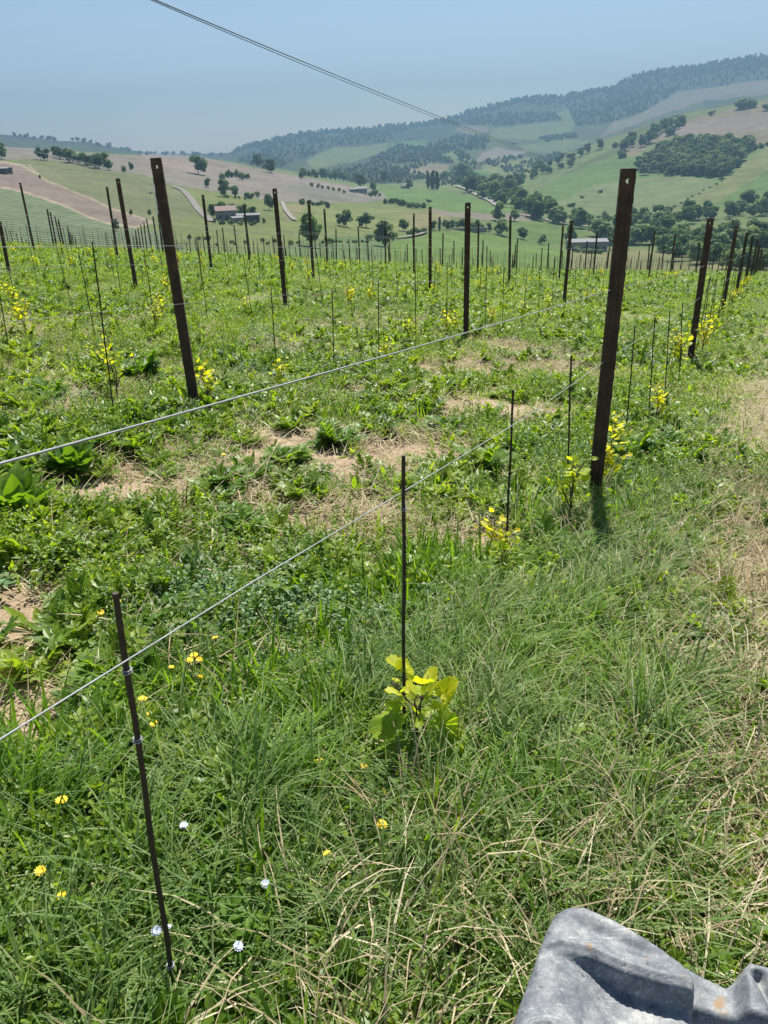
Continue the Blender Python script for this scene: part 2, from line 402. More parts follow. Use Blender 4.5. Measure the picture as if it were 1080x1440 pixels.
# hills on the left
paint([(-500, 205), (0, 207), (60, 209), (140, 217), (215, 219.3), (270, 223), (330, 232), (400, 244), (500, 263), (540, 271), (545, 281), (500, 286), (430, 285), (380, 283), (330, 273), (290, 268), (262, 264), (200, 247), (150, 239), (75, 226), (60, 225), (0, 224), (-500, 222)], MAUVE)
paint([(200, 216), (270, 218), (340, 233), (420, 249), (380, 256), (300, 242), (240, 240), (190, 228)], (.225, .195, .17))
paint([(20, 226), (75, 226), (155, 240), (215, 253), (245, 262), (265, 285), (285, 302), (250, 312), (205, 309), (160, 293), (110, 272), (60, 250), (25, 232)], (.15, .17, .085), .5)
paint([(-500, 225), (0, 225), (25, 232), (60, 252), (110, 273), (160, 294), (212, 312), (190, 321), (140, 311), (90, 289), (40, 271), (0, 263), (-500, 258)], DMAUVE)
for w_, ln in ((1.6, [(40, 232), (62, 252), (110, 273), (160, 294), (212, 312)]), (2.4, [(0, 264), (40, 272), (90, 290), (140, 312), (190, 321), (214, 313)]), (2.5, [(0, 228), (30, 233), (56, 246)])):
    paint([(x, y - w_) for x, y in ln] + [(x, y + w_ * .4) for x, y in ln[::-1]], TAN)
paint([(-500, 260), (0, 265.5), (40, 273.5), (90, 291.5), (140, 313), (190, 322), (232, 330), (262, 350), (250, 425), (-500, 425)], (.13, .17, .10), 1.0)
paint([(268, 266), (300, 271), (380, 284), (376, 300), (390, 320), (430, 345), (380, 352), (300, 352), (250, 330), (236, 316), (285, 302), (267, 282)], (.145, .18, .06), .2)
paint([(380, 284), (440, 286), (540, 284), (622, 293), (640, 310), (560, 326), (520, 331), (430, 336), (395, 321), (386, 300)], YELL, .35)
paint([(400, 288), (430, 288), (415, 310), (400, 312)], (.20, .19, .10), .4)
paint([(560, 300), (620, 296), (640, 310), (590, 322)], (.21, .20, .10), .5)
paint([(532, 259), (562, 262), (600, 268), (640, 271), (692, 288), (702, 299), (640, 298), (590, 291), (545, 281)], (.11, .19, .05))
paint([(600, 291), (640, 298), (692, 300), (745, 300), (748, 311), (690, 309), (622, 303)], (.215, .19, .16))
paint([(430, 336), (520, 332), (556, 341), (540, 380), (430, 380), (380, 354)], (.12, .18, .07), .4)
paint([(540, 345), (556, 341), (590, 331), (620, 325), (680, 328), (740, 340), (795, 351), (800, 430), (540, 430)], (.125, .20, .045), .15)
paint([(690, 312), (760, 311), (800, 316), (832, 326), (812, 341), (760, 346), (720, 336)], (.115, .18, .05))
paint([(800, 345), (900, 350), (1080, 372), (1600, 380), (1600, 430), (790, 430)], (.17, .18, .08), .2)
# hills on the right
paint([(700, 300), (740, 276), (790, 250), (850, 224), (895, 217), (900, 245), (960, 247), (1018, 251), (1060, 214), (1080, 204), (1600, 168), (1600, 288), (1080, 287), (1000, 294), (930, 310), (850, 307), (800, 297)], (.105, .185, .05))
paint([(770, 291), (830, 262), (900, 250), (960, 248), (1012, 254), (970, 286), (920, 306), (850, 304)], (.15, .195, .085))
paint([(1020, 252), (1062, 216), (1080, 206), (1600, 170), (1600, 240), (1080, 240), (1000, 290), (925, 308)], (.165, .195, .075))
paint([(860, 215), (905, 188), (950, 172), (1000, 160), (1080, 141), (1600, 102), (1600, 168), (1080, 205), (1060, 207), (1000, 190), (950, 190), (915, 205), (890, 222)], (.20, .175, .115))
paint([(905, 195), (950, 178), (1020, 166), (1080, 156), (1600, 130), (1600, 160), (1080, 182), (1000, 188), (950, 190)], (.215, .185, .16))
paint([(780, 252), (850, 215), (900, 180), (925, 172), (905, 195), (870, 214), (850, 224)], (.10, .13, .05))
col *= .66 * (.86 + .28 * fbm(PX * .12, PY * .3, 70))[..., None]
col = np.concatenate([col, col[-1:]], 0); stripe = np.concatenate([stripe, stripe[-1:]], 0)

def land_mat():
    M, t, b = new_mat('farmland')
    at = N(t, 'ShaderNodeAttribute', attribute_name='land'); st = N(t, 'ShaderNodeAttribute', attribute_name='stripe')
    geo = N(t, 'ShaderNodeNewGeometry'); P = geo.outputs['Position']
    mp = N(t, 'ShaderNodeMapping'); mp.inputs['Rotation'].default_value = (0, 0, math.radians(62)); t.links.new(P, mp.inputs[0])
    wv = N(t, 'ShaderNodeTexWave'); wv.inputs['Scale'].default_value = .055; wv.inputs['Distortion'].default_value = .6
    t.links.new(mp.outputs[0], wv.inputs['Vector'])
    r = ramp(t, [(.35, (.62, .72, .58)), (.8, (1.45, 1.35, 1.5))]); t.links.new(wv.outputs[0], r.inputs[0])
    c1 = mixc(t, 1.0, at.outputs['Color'], r.outputs[0], 'MULTIPLY')
    c = mixc(t, st.outputs['Fac'], at.outputs['Color'], c1)
    nz = noise(t, .05, 8, .75, P); r2 = ramp(t, [(.3, (.72, .74, .7)), (.7, (1.25, 1.22, 1.2))]); t.links.new(nz.outputs[0], r2.inputs[0])
    c = mixc(t, 1.0, c, r2.outputs[0], 'MULTIPLY')
    n4 = noise(t, .009, 6, .7, P); r4 = ramp(t, [(.3, (.78, .84, .74)), (.7, (1.25, 1.16, 1.2))]); t.links.new(n4.outputs[0], r4.inputs[0])
    t.links.new(mixc(t, 1.0, c, r4.outputs[0], 'MULTIPLY'), b.inputs['Base Color'])
    b.inputs['Roughness'].default_value = .95; b.inputs['Specular IOR Level'].default_value = .1
    return M
nv, nu = P3.shape[:2]; idx = np.arange(nv * nu).reshape(nv, nu)
quads = np.stack([idx[:-1, :-1], idx[:-1, 1:], idx[1:, 1:], idx[1:, :-1]], -1).reshape(-1, 4)
hl = mesh_obj('hills', P3.reshape(-1, 3), quads.tolist(), land_mat(), None, True, True,
              {'land': ('FLOAT_COLOR', col.reshape(-1, 3)), 'stripe': ('FLOAT', stripe)})
tag(hl, 'valley floor and patchwork hills behind the vineyard', 'hills', kind='structure')
SEA_Z = float(P3[..., 2].min())

def ribbon(name, pts, wpx, label, cat='road'):
    """track lying on the land, through picture points"""
    V = []; Fc = []
    dense = []
    for (a, b) in zip(pts[:-1], pts[1:]):
        n = max(2, int(math.hypot(b[0] - a[0], b[1] - a[1]) / 2))
        dense += [(a[0] + (b[0] - a[0]) * i / n, a[1] + (b[1] - a[1]) * i / n) for i in range(n)]
    dense.append(pts[-1])
    W3 = [far_pt(x, y) for x, y in dense]
    for i, (p, D) in enumerate(W3):
        q0 = W3[max(i - 1, 0)][0]; q1 = W3[min(i + 1, len(W3) - 1)][0]
        dr = Vector(q1 - q0); dr.z = 0; dr.normalize(); n = Vector((-dr.y, dr.x, 0)); w = wpx
        for sgn in (-1, 1): V.append(Vector(p) + n * w * sgn + Vector((0, 0, .25 + D * .0012)))
        if i: k = 2 * i; Fc.append((k - 2, k - 1, k + 1, k))
    return tag(mesh_obj(name, V, Fc, M_road), label, cat, kind='structure')
ribbon('road', [(243, 263), (256, 268), (268, 280), (280, 297), (292, 308), (300, 313)], 1.5, 'pale gravel road running down to the farmhouse')
ribbon('road', [(640, 262), (655, 267), (672, 276), (690, 284), (700, 291)], 2.2, 'pale road along the valley trees')
ribbon('road', [(726, 302), (750, 305), (775, 312), (800, 316), (826, 320)], 1.6, 'pale road beside the green valley field')
ribbon('road', [(556, 336), (575, 334), (590, 331), (600, 327)], 1.1, 'short curved pale track on the bright green field')
ribbon('path', [(397, 285), (401, 296), (410, 307), (415, 311)], 1.0, 'faint pale track through the yellowish field', 'path')

# ------------------------------------------------------------------ foliage prototypes (kept out of the scene, used by the scatter)
def blade(mb, base, az, L, w, bend, tint, lean=.25, seg=4, droop=0.0):
    """one grass blade: a tapering curved strip"""
    d = Vector((math.cos(az), math.sin(az), 0)); sd = Vector((-d.y, d.x, 0))
    V = []; p = Vector(base); a = lean
    for i in range(seg + 1):
        f = i / seg; ww = w * (1 - f ** 1.6) * .5 + .0004
        V += [p - sd * ww, p + sd * ww]
        a2 = a + bend * f + droop * f * f
        p = p + (d * math.sin(a2) + Vector((0, 0, 1)) * math.cos(a2)) * (L / seg)
    mb.add(V, [(2 * i, 2 * i + 1, 2 * i + 3, 2 * i + 2) for i in range(seg)], tint)
def leaf(mb, base, az, L, w, lean, bend, tint, seg=4, fold=.25, stalk=.15):
    """one broad leaf with a folded midrib"""
    d = Vector((math.cos(az), math.sin(az), 0)); sd = Vector((-d.y, d.x, 0)); Z = Vector((0, 0, 1))
    V = []; p = Vector(base); a = lean
    for i in range(seg + 1):
        f = i / seg
        prof = .06 if f < stalk * .5 else math.sin(math.pi * min(1, max(0, (f - stalk * .5) / (1 - stalk * .5))) ** .8)
        ww = w * .5 * max(prof, .05)
        up = Z * math.sin(a) - d * math.cos(a)
        V += [p - sd * ww + up * (fold * ww), p.copy(), p + sd * ww + up * (fold * ww)]
        a2 = a + bend * f
        p = p + (d * math.sin(a2) + Z * math.cos(a2)) * (L / seg)
    Fc = []
    for i in range(seg):
        k = 3 * i; Fc += [(k, k + 1, k + 4, k + 3), (k + 1, k + 2, k + 5, k + 4)]
    mb.add(V, Fc, tint)
R = RNG
def proto_grass(n, L0, L1, w0, w1, rad, bend, mat, name, dry=.14, lean=.2, droop=.5):
    mb = MB()
    for i in range(n):
        az = R.uniform(0, 6.283); r = rad * math.sqrt(R.random())
        b = (r * math.cos(az), r * math.sin(az), -.01)
        t = R.uniform(.8, 1.15) if R.random() < dry else R.uniform(0, .62)
        blade(mb, b, az + R.gauss(0, .9), R.uniform(L0, L1), R.uniform(w0, w1), R.uniform(.2, 1) * bend, t, R.uniform(.02, lean * 2), 4, R.uniform(0, droop))
    return mb.build(name, mat, link=False)
def proto_arch(n, L0, L1, mat, name, spread=.7):
    """a tuft of long blades all combed over to one side"""
    mb = MB()
    for i in range(n):
        az = R.gauss(0, spread); b = (R.gauss(0, .03), R.gauss(0, .03), -.01); t = R.uniform(.75, 1.1) if R.random() < .25 else R.uniform(.05, .7)
        blade(mb, b, az, R.uniform(L0, L1), R.uniform(.004, .009), R.uniform(.5, 1.0), t, R.uniform(.1, .6), 6, R.uniform(.5, 1.3))
    return mb.build(name, mat, link=False)
def proto_litter(n, mat, name, L0=.08, L1=.25, rad=.16):
    mb = MB()
    for i in range(n):
        az = R.uniform(0, 6.283); r = rad * math.sqrt(R.random()); b = (r * math.cos(az), r * math.sin(az), R.uniform(.002, .045))
        blade(mb, b, R.uniform(0, 6.283), R.uniform(L0, L1), R.uniform(.0022, .006), R.uniform(-.25, .5), R.random(), R.uniform(1.15, 1.6), 3)
    return mb.build(name, mat, link=False)
def proto_rosette(n, L0, L1, asp, mat, name, lean0=.3, lean1=1.15, bend=.5):
    mb = MB()
    for i in range(n):
        az = i * 2.4 + R.uniform(-.4, .4); f = i / n
        leaf(mb, (R.gauss(0, .012), R.gauss(0, .012), 0), az, R.uniform(L0, L1), R.uniform(L0, L1) * asp, lean0 + (lean1 - lean0) * R.random(), bend * R.uniform(.2, 1.2), R.random(), 4, R.uniform(.1, .5), .35)
    return mb.build(name, mat, link=False)
def proto_pinnate(n, L0, L1, mat, name, lean0=.15, lean1=1.2, np_=7, parent_mb=None):
    """tuft of feathery leaves: toothed leaflets in pairs along each rib"""
    mb = parent_mb or MB()
    for i in range(n):
        az = i * 2.4 + R.uniform(-.5, .5); Lr = R.uniform(L0, L1); a = R.uniform(lean0, lean1); bend = R.uniform(.3, 1.0); tn = R.random()
        d = Vector((math.cos(az), math.sin(az), 0)); p = Vector((R.gauss(0, .012), R.gauss(0, .012), 0)); Z = Vector((0, 0, 1))
        blade(mb, p, az, Lr, .004, bend, tn, a, 5)
        for k in range(np_):
            f = (k + .7) / np_; a2 = a + bend * f; p = p + (d * math.sin(a2) + Z * math.cos(a2)) * (Lr / np_)
            ll = Lr * (.16 + .30 * math.sin(math.pi * min(1, f * .85 + .12))) * R.uniform(.8, 1.2)
            for sg in (-1, 1):
                leaf(mb, p, az + sg * R.uniform(.8, 1.3), ll, ll * .48, min(1.5, a2 + R.uniform(0, .5)), R.uniform(-.2, .5), tn + R.uniform(-.2, .2), 3, R.uniform(0, .4), .1)
        leaf(mb, p, az, Lr * .28, Lr * .15, a + bend, .2, tn, 3, .2, .1)
    return mb if parent_mb else mb.build(name, mat, link=False)
def proto_herb(ns, H, L0, L1, asp, mat, name, rad=.08):
    mb = MB()
    for s_ in range(ns):
        az = R.uniform(0, 6.283); r = rad * math.sqrt(R.random()); p = Vector((r * math.cos(az), r * math.sin(az), 0))
        h = H * R.uniform(.5, 1.1); d = Vector((math.cos(az) * R.uniform(0, .6), math.sin(az) * R.uniform(0, .6), 1)).normalized()
        blade(mb, p, az, h, .003, .3, .3, .15, 3)
        nl = max(5, int(h / .014))
        for k in range(nl):
            f = (k + .6) / nl
            leaf(mb, p + d * h * f, k * 2.2 + R.uniform(-.5, .5), R.uniform(L0, L1) * (1.15 - .5 * f), R.uniform(L0, L1) * asp, R.uniform(.5, 1.5), R.uniform(0, .6), R.random(), 3, R.uniform(0, .5), .2)
    return mb.build(name, mat, link=False)

def coll(name, obs):
    c = bpy.data.collections.new(name)
    for i, o in enumerate(obs):
        o.name = '%s_variant_%02d' % (name, i); c.objects.link(o)
    return c
grass_c = coll('grass_clump', [
    proto_grass(18, .09, .23, .007, .013, .08, 1.0, M_grass, 'g', .10), proto_grass(20, .08, .19, .006, .011, .10, 1.4, M_grass, 'g', .10), proto_grass(14, .13, .30, .008, .015, .07, 1.0, M_grass, 'g', .10),
    proto_grass(34, .05, .12, .003, .006, .10, .8, M_grass, 'g', .2, .4), proto_grass(38, .04, .10, .003, .0055, .11, 1.0, M_grass, 'g', .25, .5),
    proto_grass(26, .18, .34, .004, .008, .08, 1.3, M_greygrass, 'g', .3, .5, 1.0), proto_grass(26, .16, .30, .004, .009, .09, 1.5, M_greygrass, 'g', .25, .6, 1.0),
    proto_arch(30, .18, .36, M_grass, 'g'), proto_arch(34, .18, .38, M_greygrass, 'g', .7), proto_arch(26, .14, .30, M_grass, 'g', 1.0)])
dry_c = coll('dry_clump', [
    proto_grass(30, .16, .34, .003, .006, .08, 1.6, M_dry, 'd', .3, .7, 1.2), proto_grass(26, .18, .38, .003, .0055, .07, 1.9, M_dry, 'd', .3, .9, 1.0),
    proto_litter(34, M_dry, 'd'), proto_litter(40, M_dry, 'd', .05, .16, .15), proto_litter(30, M_dry, 'd', .1, .3, .2)])
weed_c = coll('weed_clump', [
    proto_pinnate(13, .10, .19, M_weed, 'w'), proto_pinnate(15, .07, .14, M_weed, 'w', .3, 1.3, 6), proto_rosette(16, .08, .17, .22, M_weed, 'w', .3, 1.2, .6),
    proto_herb(9, .15, .018, .034, .6, M_weed, 'w'), proto_herb(12, .10, .014, .026, .65, M_weed, 'w', .10), proto_herb(8, .20, .022, .042, .45, M_weed, 'w', .09),
    proto_pinnate(9, .09, .17, M_silver, 'w', .5, 1.3, 6), proto_herb(7, .16, .02, .04, .4, M_silver, 'w', .09)])

def scatter(name, pts, kinds, scales, rots, collection, mat, label, cat):
    n = len(pts)
    me = bpy.data.meshes.new(name); me.vertices.add(n); me.vertices.foreach_set('co', np.asarray(pts, np.float32).ravel())
    a = me.attributes.new('pick', 'INT', 'POINT'); a.data.foreach_set('value', np.asarray(kinds, np.int32))
    a = me.attributes.new('size', 'FLOAT', 'POINT'); a.data.foreach_set('value', np.asarray(scales, np.float32))
    a = me.attributes.new('turn', 'FLOAT_VECTOR', 'POINT'); a.data.foreach_set('vector', np.asarray(rots, np.float32).ravel())
    me.materials.append(mat); me.update()
    o = bpy.data.objects.new(name, me); C.objects.link(o)
    ng = bpy.data.node_groups.new(name, 'GeometryNodeTree')
    ng.interface.new_socket('Geometry', in_out='INPUT', socket_type='NodeSocketGeometry')
    ng.interface.new_socket('Geometry', in_out='OUTPUT', socket_type='NodeSocketGeometry')
    gi = ng.nodes.new('NodeGroupInput'); go = ng.nodes.new('NodeGroupOutput')
    ip = ng.nodes.new('GeometryNodeInstanceOnPoints'); ci = ng.nodes.new('GeometryNodeCollectionInfo')
    ci.inputs['Collection'].default_value = collection; ci.inputs['Separate Children'].default_value = True; ci.inputs['Reset Children'].default_value = True
    def na(nm, typ):
        q = ng.nodes.new('GeometryNodeInputNamedAttribute'); q.data_type = typ; q.inputs['Name'].default_value = nm; return q.outputs[0]
    er = ng.nodes.new('FunctionNodeEulerToRotation')
    L = ng.links.new
    L(gi.outputs[0], ip.inputs['Points']); L(ci.outputs[0], ip.inputs['Instance']); ip.inputs['Pick Instance'].default_value = True
    L(na('pick', 'INT'), ip.inputs['Instance Index']); L(na('turn', 'FLOAT_VECTOR'), er.inputs[0]); L(er.outputs[0], ip.inputs['Rotation'])
    L(na('size', 'FLOAT'), ip.inputs['Scale']); L(ip.outputs[0], go.inputs[0])
    md = o.modifiers.new('scatter', 'NODES'); md.node_group = ng
    return tag(o, label, cat, kind='stuff')

def field_points(dens_fn, zones):
    """random points on the slope inside the view (with margin): zones = (y0, y1, per m2)"""
    out = []
    for y0, y1, per in zones:
        W0 = y1 * .62 + 1.6
        n = int((y1 - y0) * 2 * W0 * per)
        X = NR.uniform(-W0, W0, n); Y = NR.uniform(y0, y1, n)
        k = (X < Y * .60 + 1.9) & (X > -Y * .60 - 1.4); X, Y = X[k], Y[k]
        k = NR.random(len(X)) < dens_fn(X, Y); out.append(np.stack([X[k], Y[k]], 1))
    P = np.concatenate(out); return P[:, 0], P[:, 1]

def zone(X, Y):
    s = row_s(X, Y); k = np.round(-s / ROWGAP); k = np.maximum(k, 0); dr = np.abs(s + k * ROWGAP)
    return s, dr
TANK_C = (.40, .62)
def clear(X, Y):
    c = 1.0 - 1.0 * ((np.abs(X - .44) < .34) & (Y < .93) & (Y > .1))
    for px, py, rx, ry, k in ((575, 1085, .17, .20, .85), (835, 735, .16, .22, .7), (250, 1425, .07, .09, .8), (800, 775, .22, .2, .6), (710, 830, .15, .2, .5)):
        g = on_ground(px, py); c = c * (1 - k * ((((X - g[0]) / rx) ** 2 + ((Y - g[1]) / ry) ** 2) < 1))
    return c
def cover(X, Y):
    """patchiness of the lanes: 0 = thin straw-littered ground, 1 = thick growth"""
    s, dr = zone(X, Y); c = np.clip((fbm(X * 1.05, Y * 1.05, 200) - .36) / .16, 0, 1)
    keep = np.clip((2.6 - Y) / .8, 0, 1); keep = np.maximum(keep, np.exp(-(dr / .45) ** 2) * .8)
    return np.maximum(c, keep)
def clumpy(X, Y): return .25 + 1.25 * np.clip((fbm(X * 4.5, Y * 4.5, 210, 2) - .36) / .22, 0, 1)
def d_grass(X, Y):
    s, dr = zone(X, Y); nz = fbm(X * 1.1, Y * 1.1, 80)
    strip = np.exp(-(dr / .75) ** 2); nearf = np.clip((3.4 - Y) / 1.2, 0, 1)
    path = np.clip((s - .42) / .4, 0, 1)
    far_row = np.clip(-s - 1.2, 0, 1)
    leftw = np.clip((-s - .1) / .3, 0, 1) * (Y < 3.4)
    d = .42 + (.55 - .3 * far_row) * strip * (1 - .6 * leftw) + (.40 - .25 * leftw) * nearf + .9 * (nz - .5)
    d = d * (1 - .62 * path * (1 - .55 * np.clip((Y - 7) / 8, 0, 1)))
    return np.clip(d, .05, 1) * (1 - .95 * bare_mask(X, Y)) * clear(X, Y) * (.3 + .7 * cover(X, Y)) * clumpy(X, Y)
def d_dry(X, Y):
    s, dr = zone(X, Y); nz = fbm(X * .9, Y * .9, 90)
    path = np.clip((s - .40) / .35, 0, 1); b = bare_mask(X, Y)
    straw = np.exp(-((s - .5) / .45) ** 2) * np.clip((4.2 - Y) / 1.5, 0, 1)
    d = .045 + 1.0 * path * (1 - .5 * np.clip((Y - 8) / 8, 0, 1)) + .6 * np.clip(nz - .55, 0, 1) + .5 * straw + .30 * (b > .05) * (b < .75)
    d = d + .32 * (1 - cover(X, Y))
    return np.clip(d, .03, 1) * (1 - .5 * (b > .6)) * clear(X, Y)
def d_weed(X, Y):
    s, dr = zone(X, Y); nz = fbm(X * 1.5, Y * 1.5, 100)
    path = np.clip((s - .55) / .4, 0, 1); strip = np.exp(-(dr / .7) ** 2)
    nearleft = np.clip((3 - Y) / 1.5, 0, 1)
    d = .40 + 2.0 * np.clip(nz - .44, 0, 1) + .3 * strip + .45 * nearleft
    d = d * (1 - .6 * path) * (1 - .1 * nearleft * (s > .3))
    return np.clip(d, .02, 1) * (1 - .97 * bare_mask(X, Y)) * clear(X, Y) * (.42 + .65 * cover(X, Y))

def do_scatter(name, fn, zones, kindfn, collection, mat, label, cat, s0=.75, s1=1.25):
    X, Y = field_points(fn, zones); Z = gz(X, Y)
    n = len(X); sc = NR.uniform(s0, s1, n) * (1 + .3 * np.clip((Y - 8) / 20, 0, 1) + .5 * np.clip((Y - 28) / 20, 0, 1))
    rot = np.stack([NR.normal(0, .12, n), NR.normal(0, .12, n), NR.uniform(0, 6.283, n)], 1)
    k, f = kindfn(X, Y, NR.random(n)); sc = sc * f
    if name == 'grass':      # combed tufts lie the same way as their neighbours
        rot[:, 2] = np.where(k >= 7, 9.0 * fbm(X * .7, Y * .7, 220, 2) - 5.2 + NR.normal(0, .35, n), rot[:, 2])
    scatter(name, np.stack([X, Y, Z], 1), k, sc, rot, collection, mat, label, cat)
    print(name, n)
def kg(X, Y, r):
    s, dr = zone(X, Y); strip = ((dr < .6) & (s > -1.5) & (Y < 4.3)) | (Y < 2.3)
    grey = (fbm(X * 1.3, Y * 1.3, 120) - .06 * (s < -.2) + .25 * np.exp(-((s - .35) / .5) ** 2) * (Y < 5)) > .62
    k = np.where(r < .5, (r * 6).astype(int) % 3, 3 + (r * 14).astype(int) % 2)
    k = np.where(strip, np.where(r < .8, (r * 15).astype(int) % 3, 3), np.where(r < .15, (r * 40).astype(int) % 3, 3 + (r * 14).astype(int) % 2))
    k = np.where(grey & (r < .65) & ((dr < 1.0) | (Y < 3)), 5 + (r * 20).astype(int) % 2, k)
    arch = (np.abs(s - .22) < .55) & (Y > 1.5) & (Y < 3.9) & (r > .68)
    k = np.where(arch, 7 + (r * 31).astype(int) % 3, k); arch2 = (Y < 2.6) & (s <= -.3) & (r > .95); k = np.where(arch2, 7 + 2 * ((r * 31).astype(int) % 2), k)
    f = np.where(strip, 1.0, .8) * np.where(Y < 1.2, .9, 1)
    return k, f
def kd_(X, Y, r):
    s, dr = zone(X, Y)
    long_ = (np.abs(s - .5) < .6) & (Y < 5)
    k = np.where(long_ & (r < .55), (r * 10).astype(int) % 2, 2 + (r * 17).astype(int) % 3)
    return k, np.ones(len(X))
def kw(X, Y, r):
    nz = fbm(X * .8, Y * .8, 130); s, dr = zone(X, Y)
    leafy = nz > .48
    k = np.where(leafy, np.where(r < .75, (r * 12).astype(int) % 3, 3 + (r * 30).astype(int) % 3), np.where(r < .8, 3 + (r * 13).astype(int) % 3, (r * 40).astype(int) % 3))
    silver = (fbm(X * 1.1 + 9, Y * 1.1, 140) > .72) & (r > .35) & (Y > 2.2)
    k = np.where(silver, 6 + (r * 25).astype(int) % 2, k)
    return k, np.where(Y < 2.6, .78, .95)
do_scatter('grass', d_grass, [(.35, 3, 330), (3, 6, 330), (6, 14, 150), (14, 30, 34), (30, 62, 11)], kg, grass_c, M_grass, 'green grass covering the vineyard ground', 'grass')
do_scatter('dry_grass', d_dry, [(.35, 3, 185), (3, 6, 160), (6, 14, 58), (14, 30, 8), (30, 62, 2)], kd_, dry_c, M_dry, 'straw coloured dry grass lying among the green', 'dry grass')
do_scatter('weeds', d_weed, [(.35, 3, 620), (3, 6, 280), (6, 14, 110), (14, 30, 34), (30, 62, 10)], kw, weed_c, M_weed, 'low leafy weeds growing through the grass', 'weeds')

# ------------------------------------------------------------------ vineyard posts
ORD = ['first', 'second', 'third', 'fourth', 'fifth', 'sixth', 'seventh', 'eighth', 'ninth', 'tenth', 'eleventh', 'twelfth', 'thirteenth', 'fourteenth', 'fifteenth', 'sixteenth', 'seventeenth', 'eighteenth', 'nineteenth', 'twentieth']
ROWN = ['nearest', 'second', 'third', 'fourth', 'fifth', 'sixth', 'seventh', 'eighth', 'ninth', 'tenth', 'eleventh', 'twelfth', 'thirteenth', 'fourteenth', 'fifteenth']
PH, PW = 2.0, .076
def post_mesh():
    """folded steel profile: a face with two flanges, a punched hole near the top"""
    mb = MB(); w, dpt, th = PW / 2, .05, .006
    def strip(poly):   # closed outline in xy, extruded z0..z1
        pass
    def prism(x0, x1, y0, y1, z0, z1): mb.box(((x0 + x1) / 2, (y0 + y1) / 2, (z0 + z1) / 2), (x1 - x0, y1 - y0, z1 - z0))
    hz, hr = PH - .062, .0125
    prism(-w, w, 0, th, -.35, hz - hr * 2)                       # face below the hole
    prism(-w, w, 0, th, hz + hr * 2, PH)
    # ring round the hole, octagon
    sq = hr * 2; V = []; Fc = []
    n = 16
    for y in (0, th):
        for i in range(n):
            a = 2 * math.pi * i / n + math.pi / n
            V.append((hr * math.cos(a), y, hz + hr * math.sin(a)))
        for i in range(n):
            a = 2 * math.pi * i / n + math.pi / n; mx_ = max(abs(math.cos(a)), abs(math.sin(a)))
            V.append((w * math.cos(a) / mx_, y, hz + sq * math.sin(a) / mx_))
    for i in range(n):
        j = (i + 1) % n
        Fc += [(i, j, n + j, n + i), (2 * n + i, 3 * n + i, 3 * n + j, 2 * n + j), (i, 2 * n + i, 2 * n + j, j)]
    mb.add(V, Fc)
    for rx in (-.017, .017): prism(rx - .005, rx + .005, -.005, -.0004, -.35, hz - .05)
    for sg in (-1, 1):
        x0, x1 = sorted((sg * w, sg * (w - th)))
        prism(x0, x1, th, dpt, -.35, PH)
        x0, x1 = sorted((sg * (w - th), sg * (w - .026)))
        prism(x0, x1, dpt - th, dpt, -.35, PH)
    return mb
def hooks_mesh(sg):
    """serrated wire-hook edge: one continuous toothed strip"""
    mb = MB(); w = PW / 2; prof = []
    for i in range(19):
        z = .10 + i * .10; prof += [(z, .0015), (z + .02, .0015), (z + .026, .004), (z + .055, .0035), (z + .062, .0015)]
    prof.append((1.985, .0015)); V = []; Fc = []
    for z, e in prof: V += [(sg * (w - .001), .004, z), (sg * (w + e), .006, z), (sg * (w + e), .016, z), (sg * (w - .001), .018, z)]
    for i in range(len(prof) - 1):
        k = 4 * i; Fc += [(k, k + 1, k + 5, k + 4), (k + 1, k + 2, k + 6, k + 5), (k + 2, k + 3, k + 7, k + 6)]
    mb.add(V, Fc); return mb
post0 = post_mesh().build('vineyard_post', M_post)
hk0 = hooks_mesh(-1).build('wire_hooks', M_post, post0); hk1 = hooks_mesh(1).build('wire_hooks', M_post, post0)
used_post = [False]
def place_post(P, top=None, detail=True, H=PH):
    if not used_post[0]: o = post0; used_post[0] = True
    elif detail: o = copy_tree(post0)
    else: o = post0.copy(); C.objects.link(o)
    d = (Vector(top) - Vector(P)) if top is not None else Vector((RNG.gauss(0, .022), RNG.gauss(0, .022), 1))
    L = d.length if top is not None else H
    d.normalize()
    face = Vector((-P[0] * .35 + RNG.gauss(0, .1) * P[1] * .3, -P[1], 0)).normalized()       # flat face roughly towards the lane
    y = -(face - d * face.dot(d)).normalized(); x = y.cross(d)
    M4 = Matrix((x, y, d)).transposed().to_4x4(); M4 = M4 @ Matrix.Diagonal((1, 1, L / PH, 1)); M4.translation = Vector(P)
    o.matrix_world = M4
    return o
def top_on_ray(P, tx, ty, H):
    t = ray(tx, ty); P = np.asarray(P) - np.array([0, 0, EYE])
    # point of the ray nearest to P + z*H in the vertical plane through the view direction
    A = np.stack([t, -np.array([0, 0, 1.0])], 1); s_, _, _, _ = np.linalg.lstsq(A, P, rcond=None)
    q = t * s_[0]; return np.array([q[0], q[1], q[2] + EYE])
measured = [(835, 708, 885, 237), (970, 510, 1000, 307), (1015, 443, 1036, 318), (1034, 420, 1051, 327), (1046, 407, 1059, 332),
            (275, 577, 218, 222), (655, 479, 658, 285), (793, 427, 804, 310), (192, 407, 165, 251), (402, 433, 386, 265), (441, 393, 434, 282),
            (461, 377, 456, 294), (605, 410, 605, 291), (582, 382, 582, 300), (716, 400, 718, 305), (834, 389, 840, 325), (912, 391, 921, 325),
            (298, 381, 285, 274), (351, 367, 343, 289), (166, 363, 150, 263), (49, 353, 28, 257), (13, 383, -1, 312), (672, 384, 673, 314), (786, 393, 792, 317), (942, 387, 950, 329)]
posts = []       # (row, t, object)
mpos = []
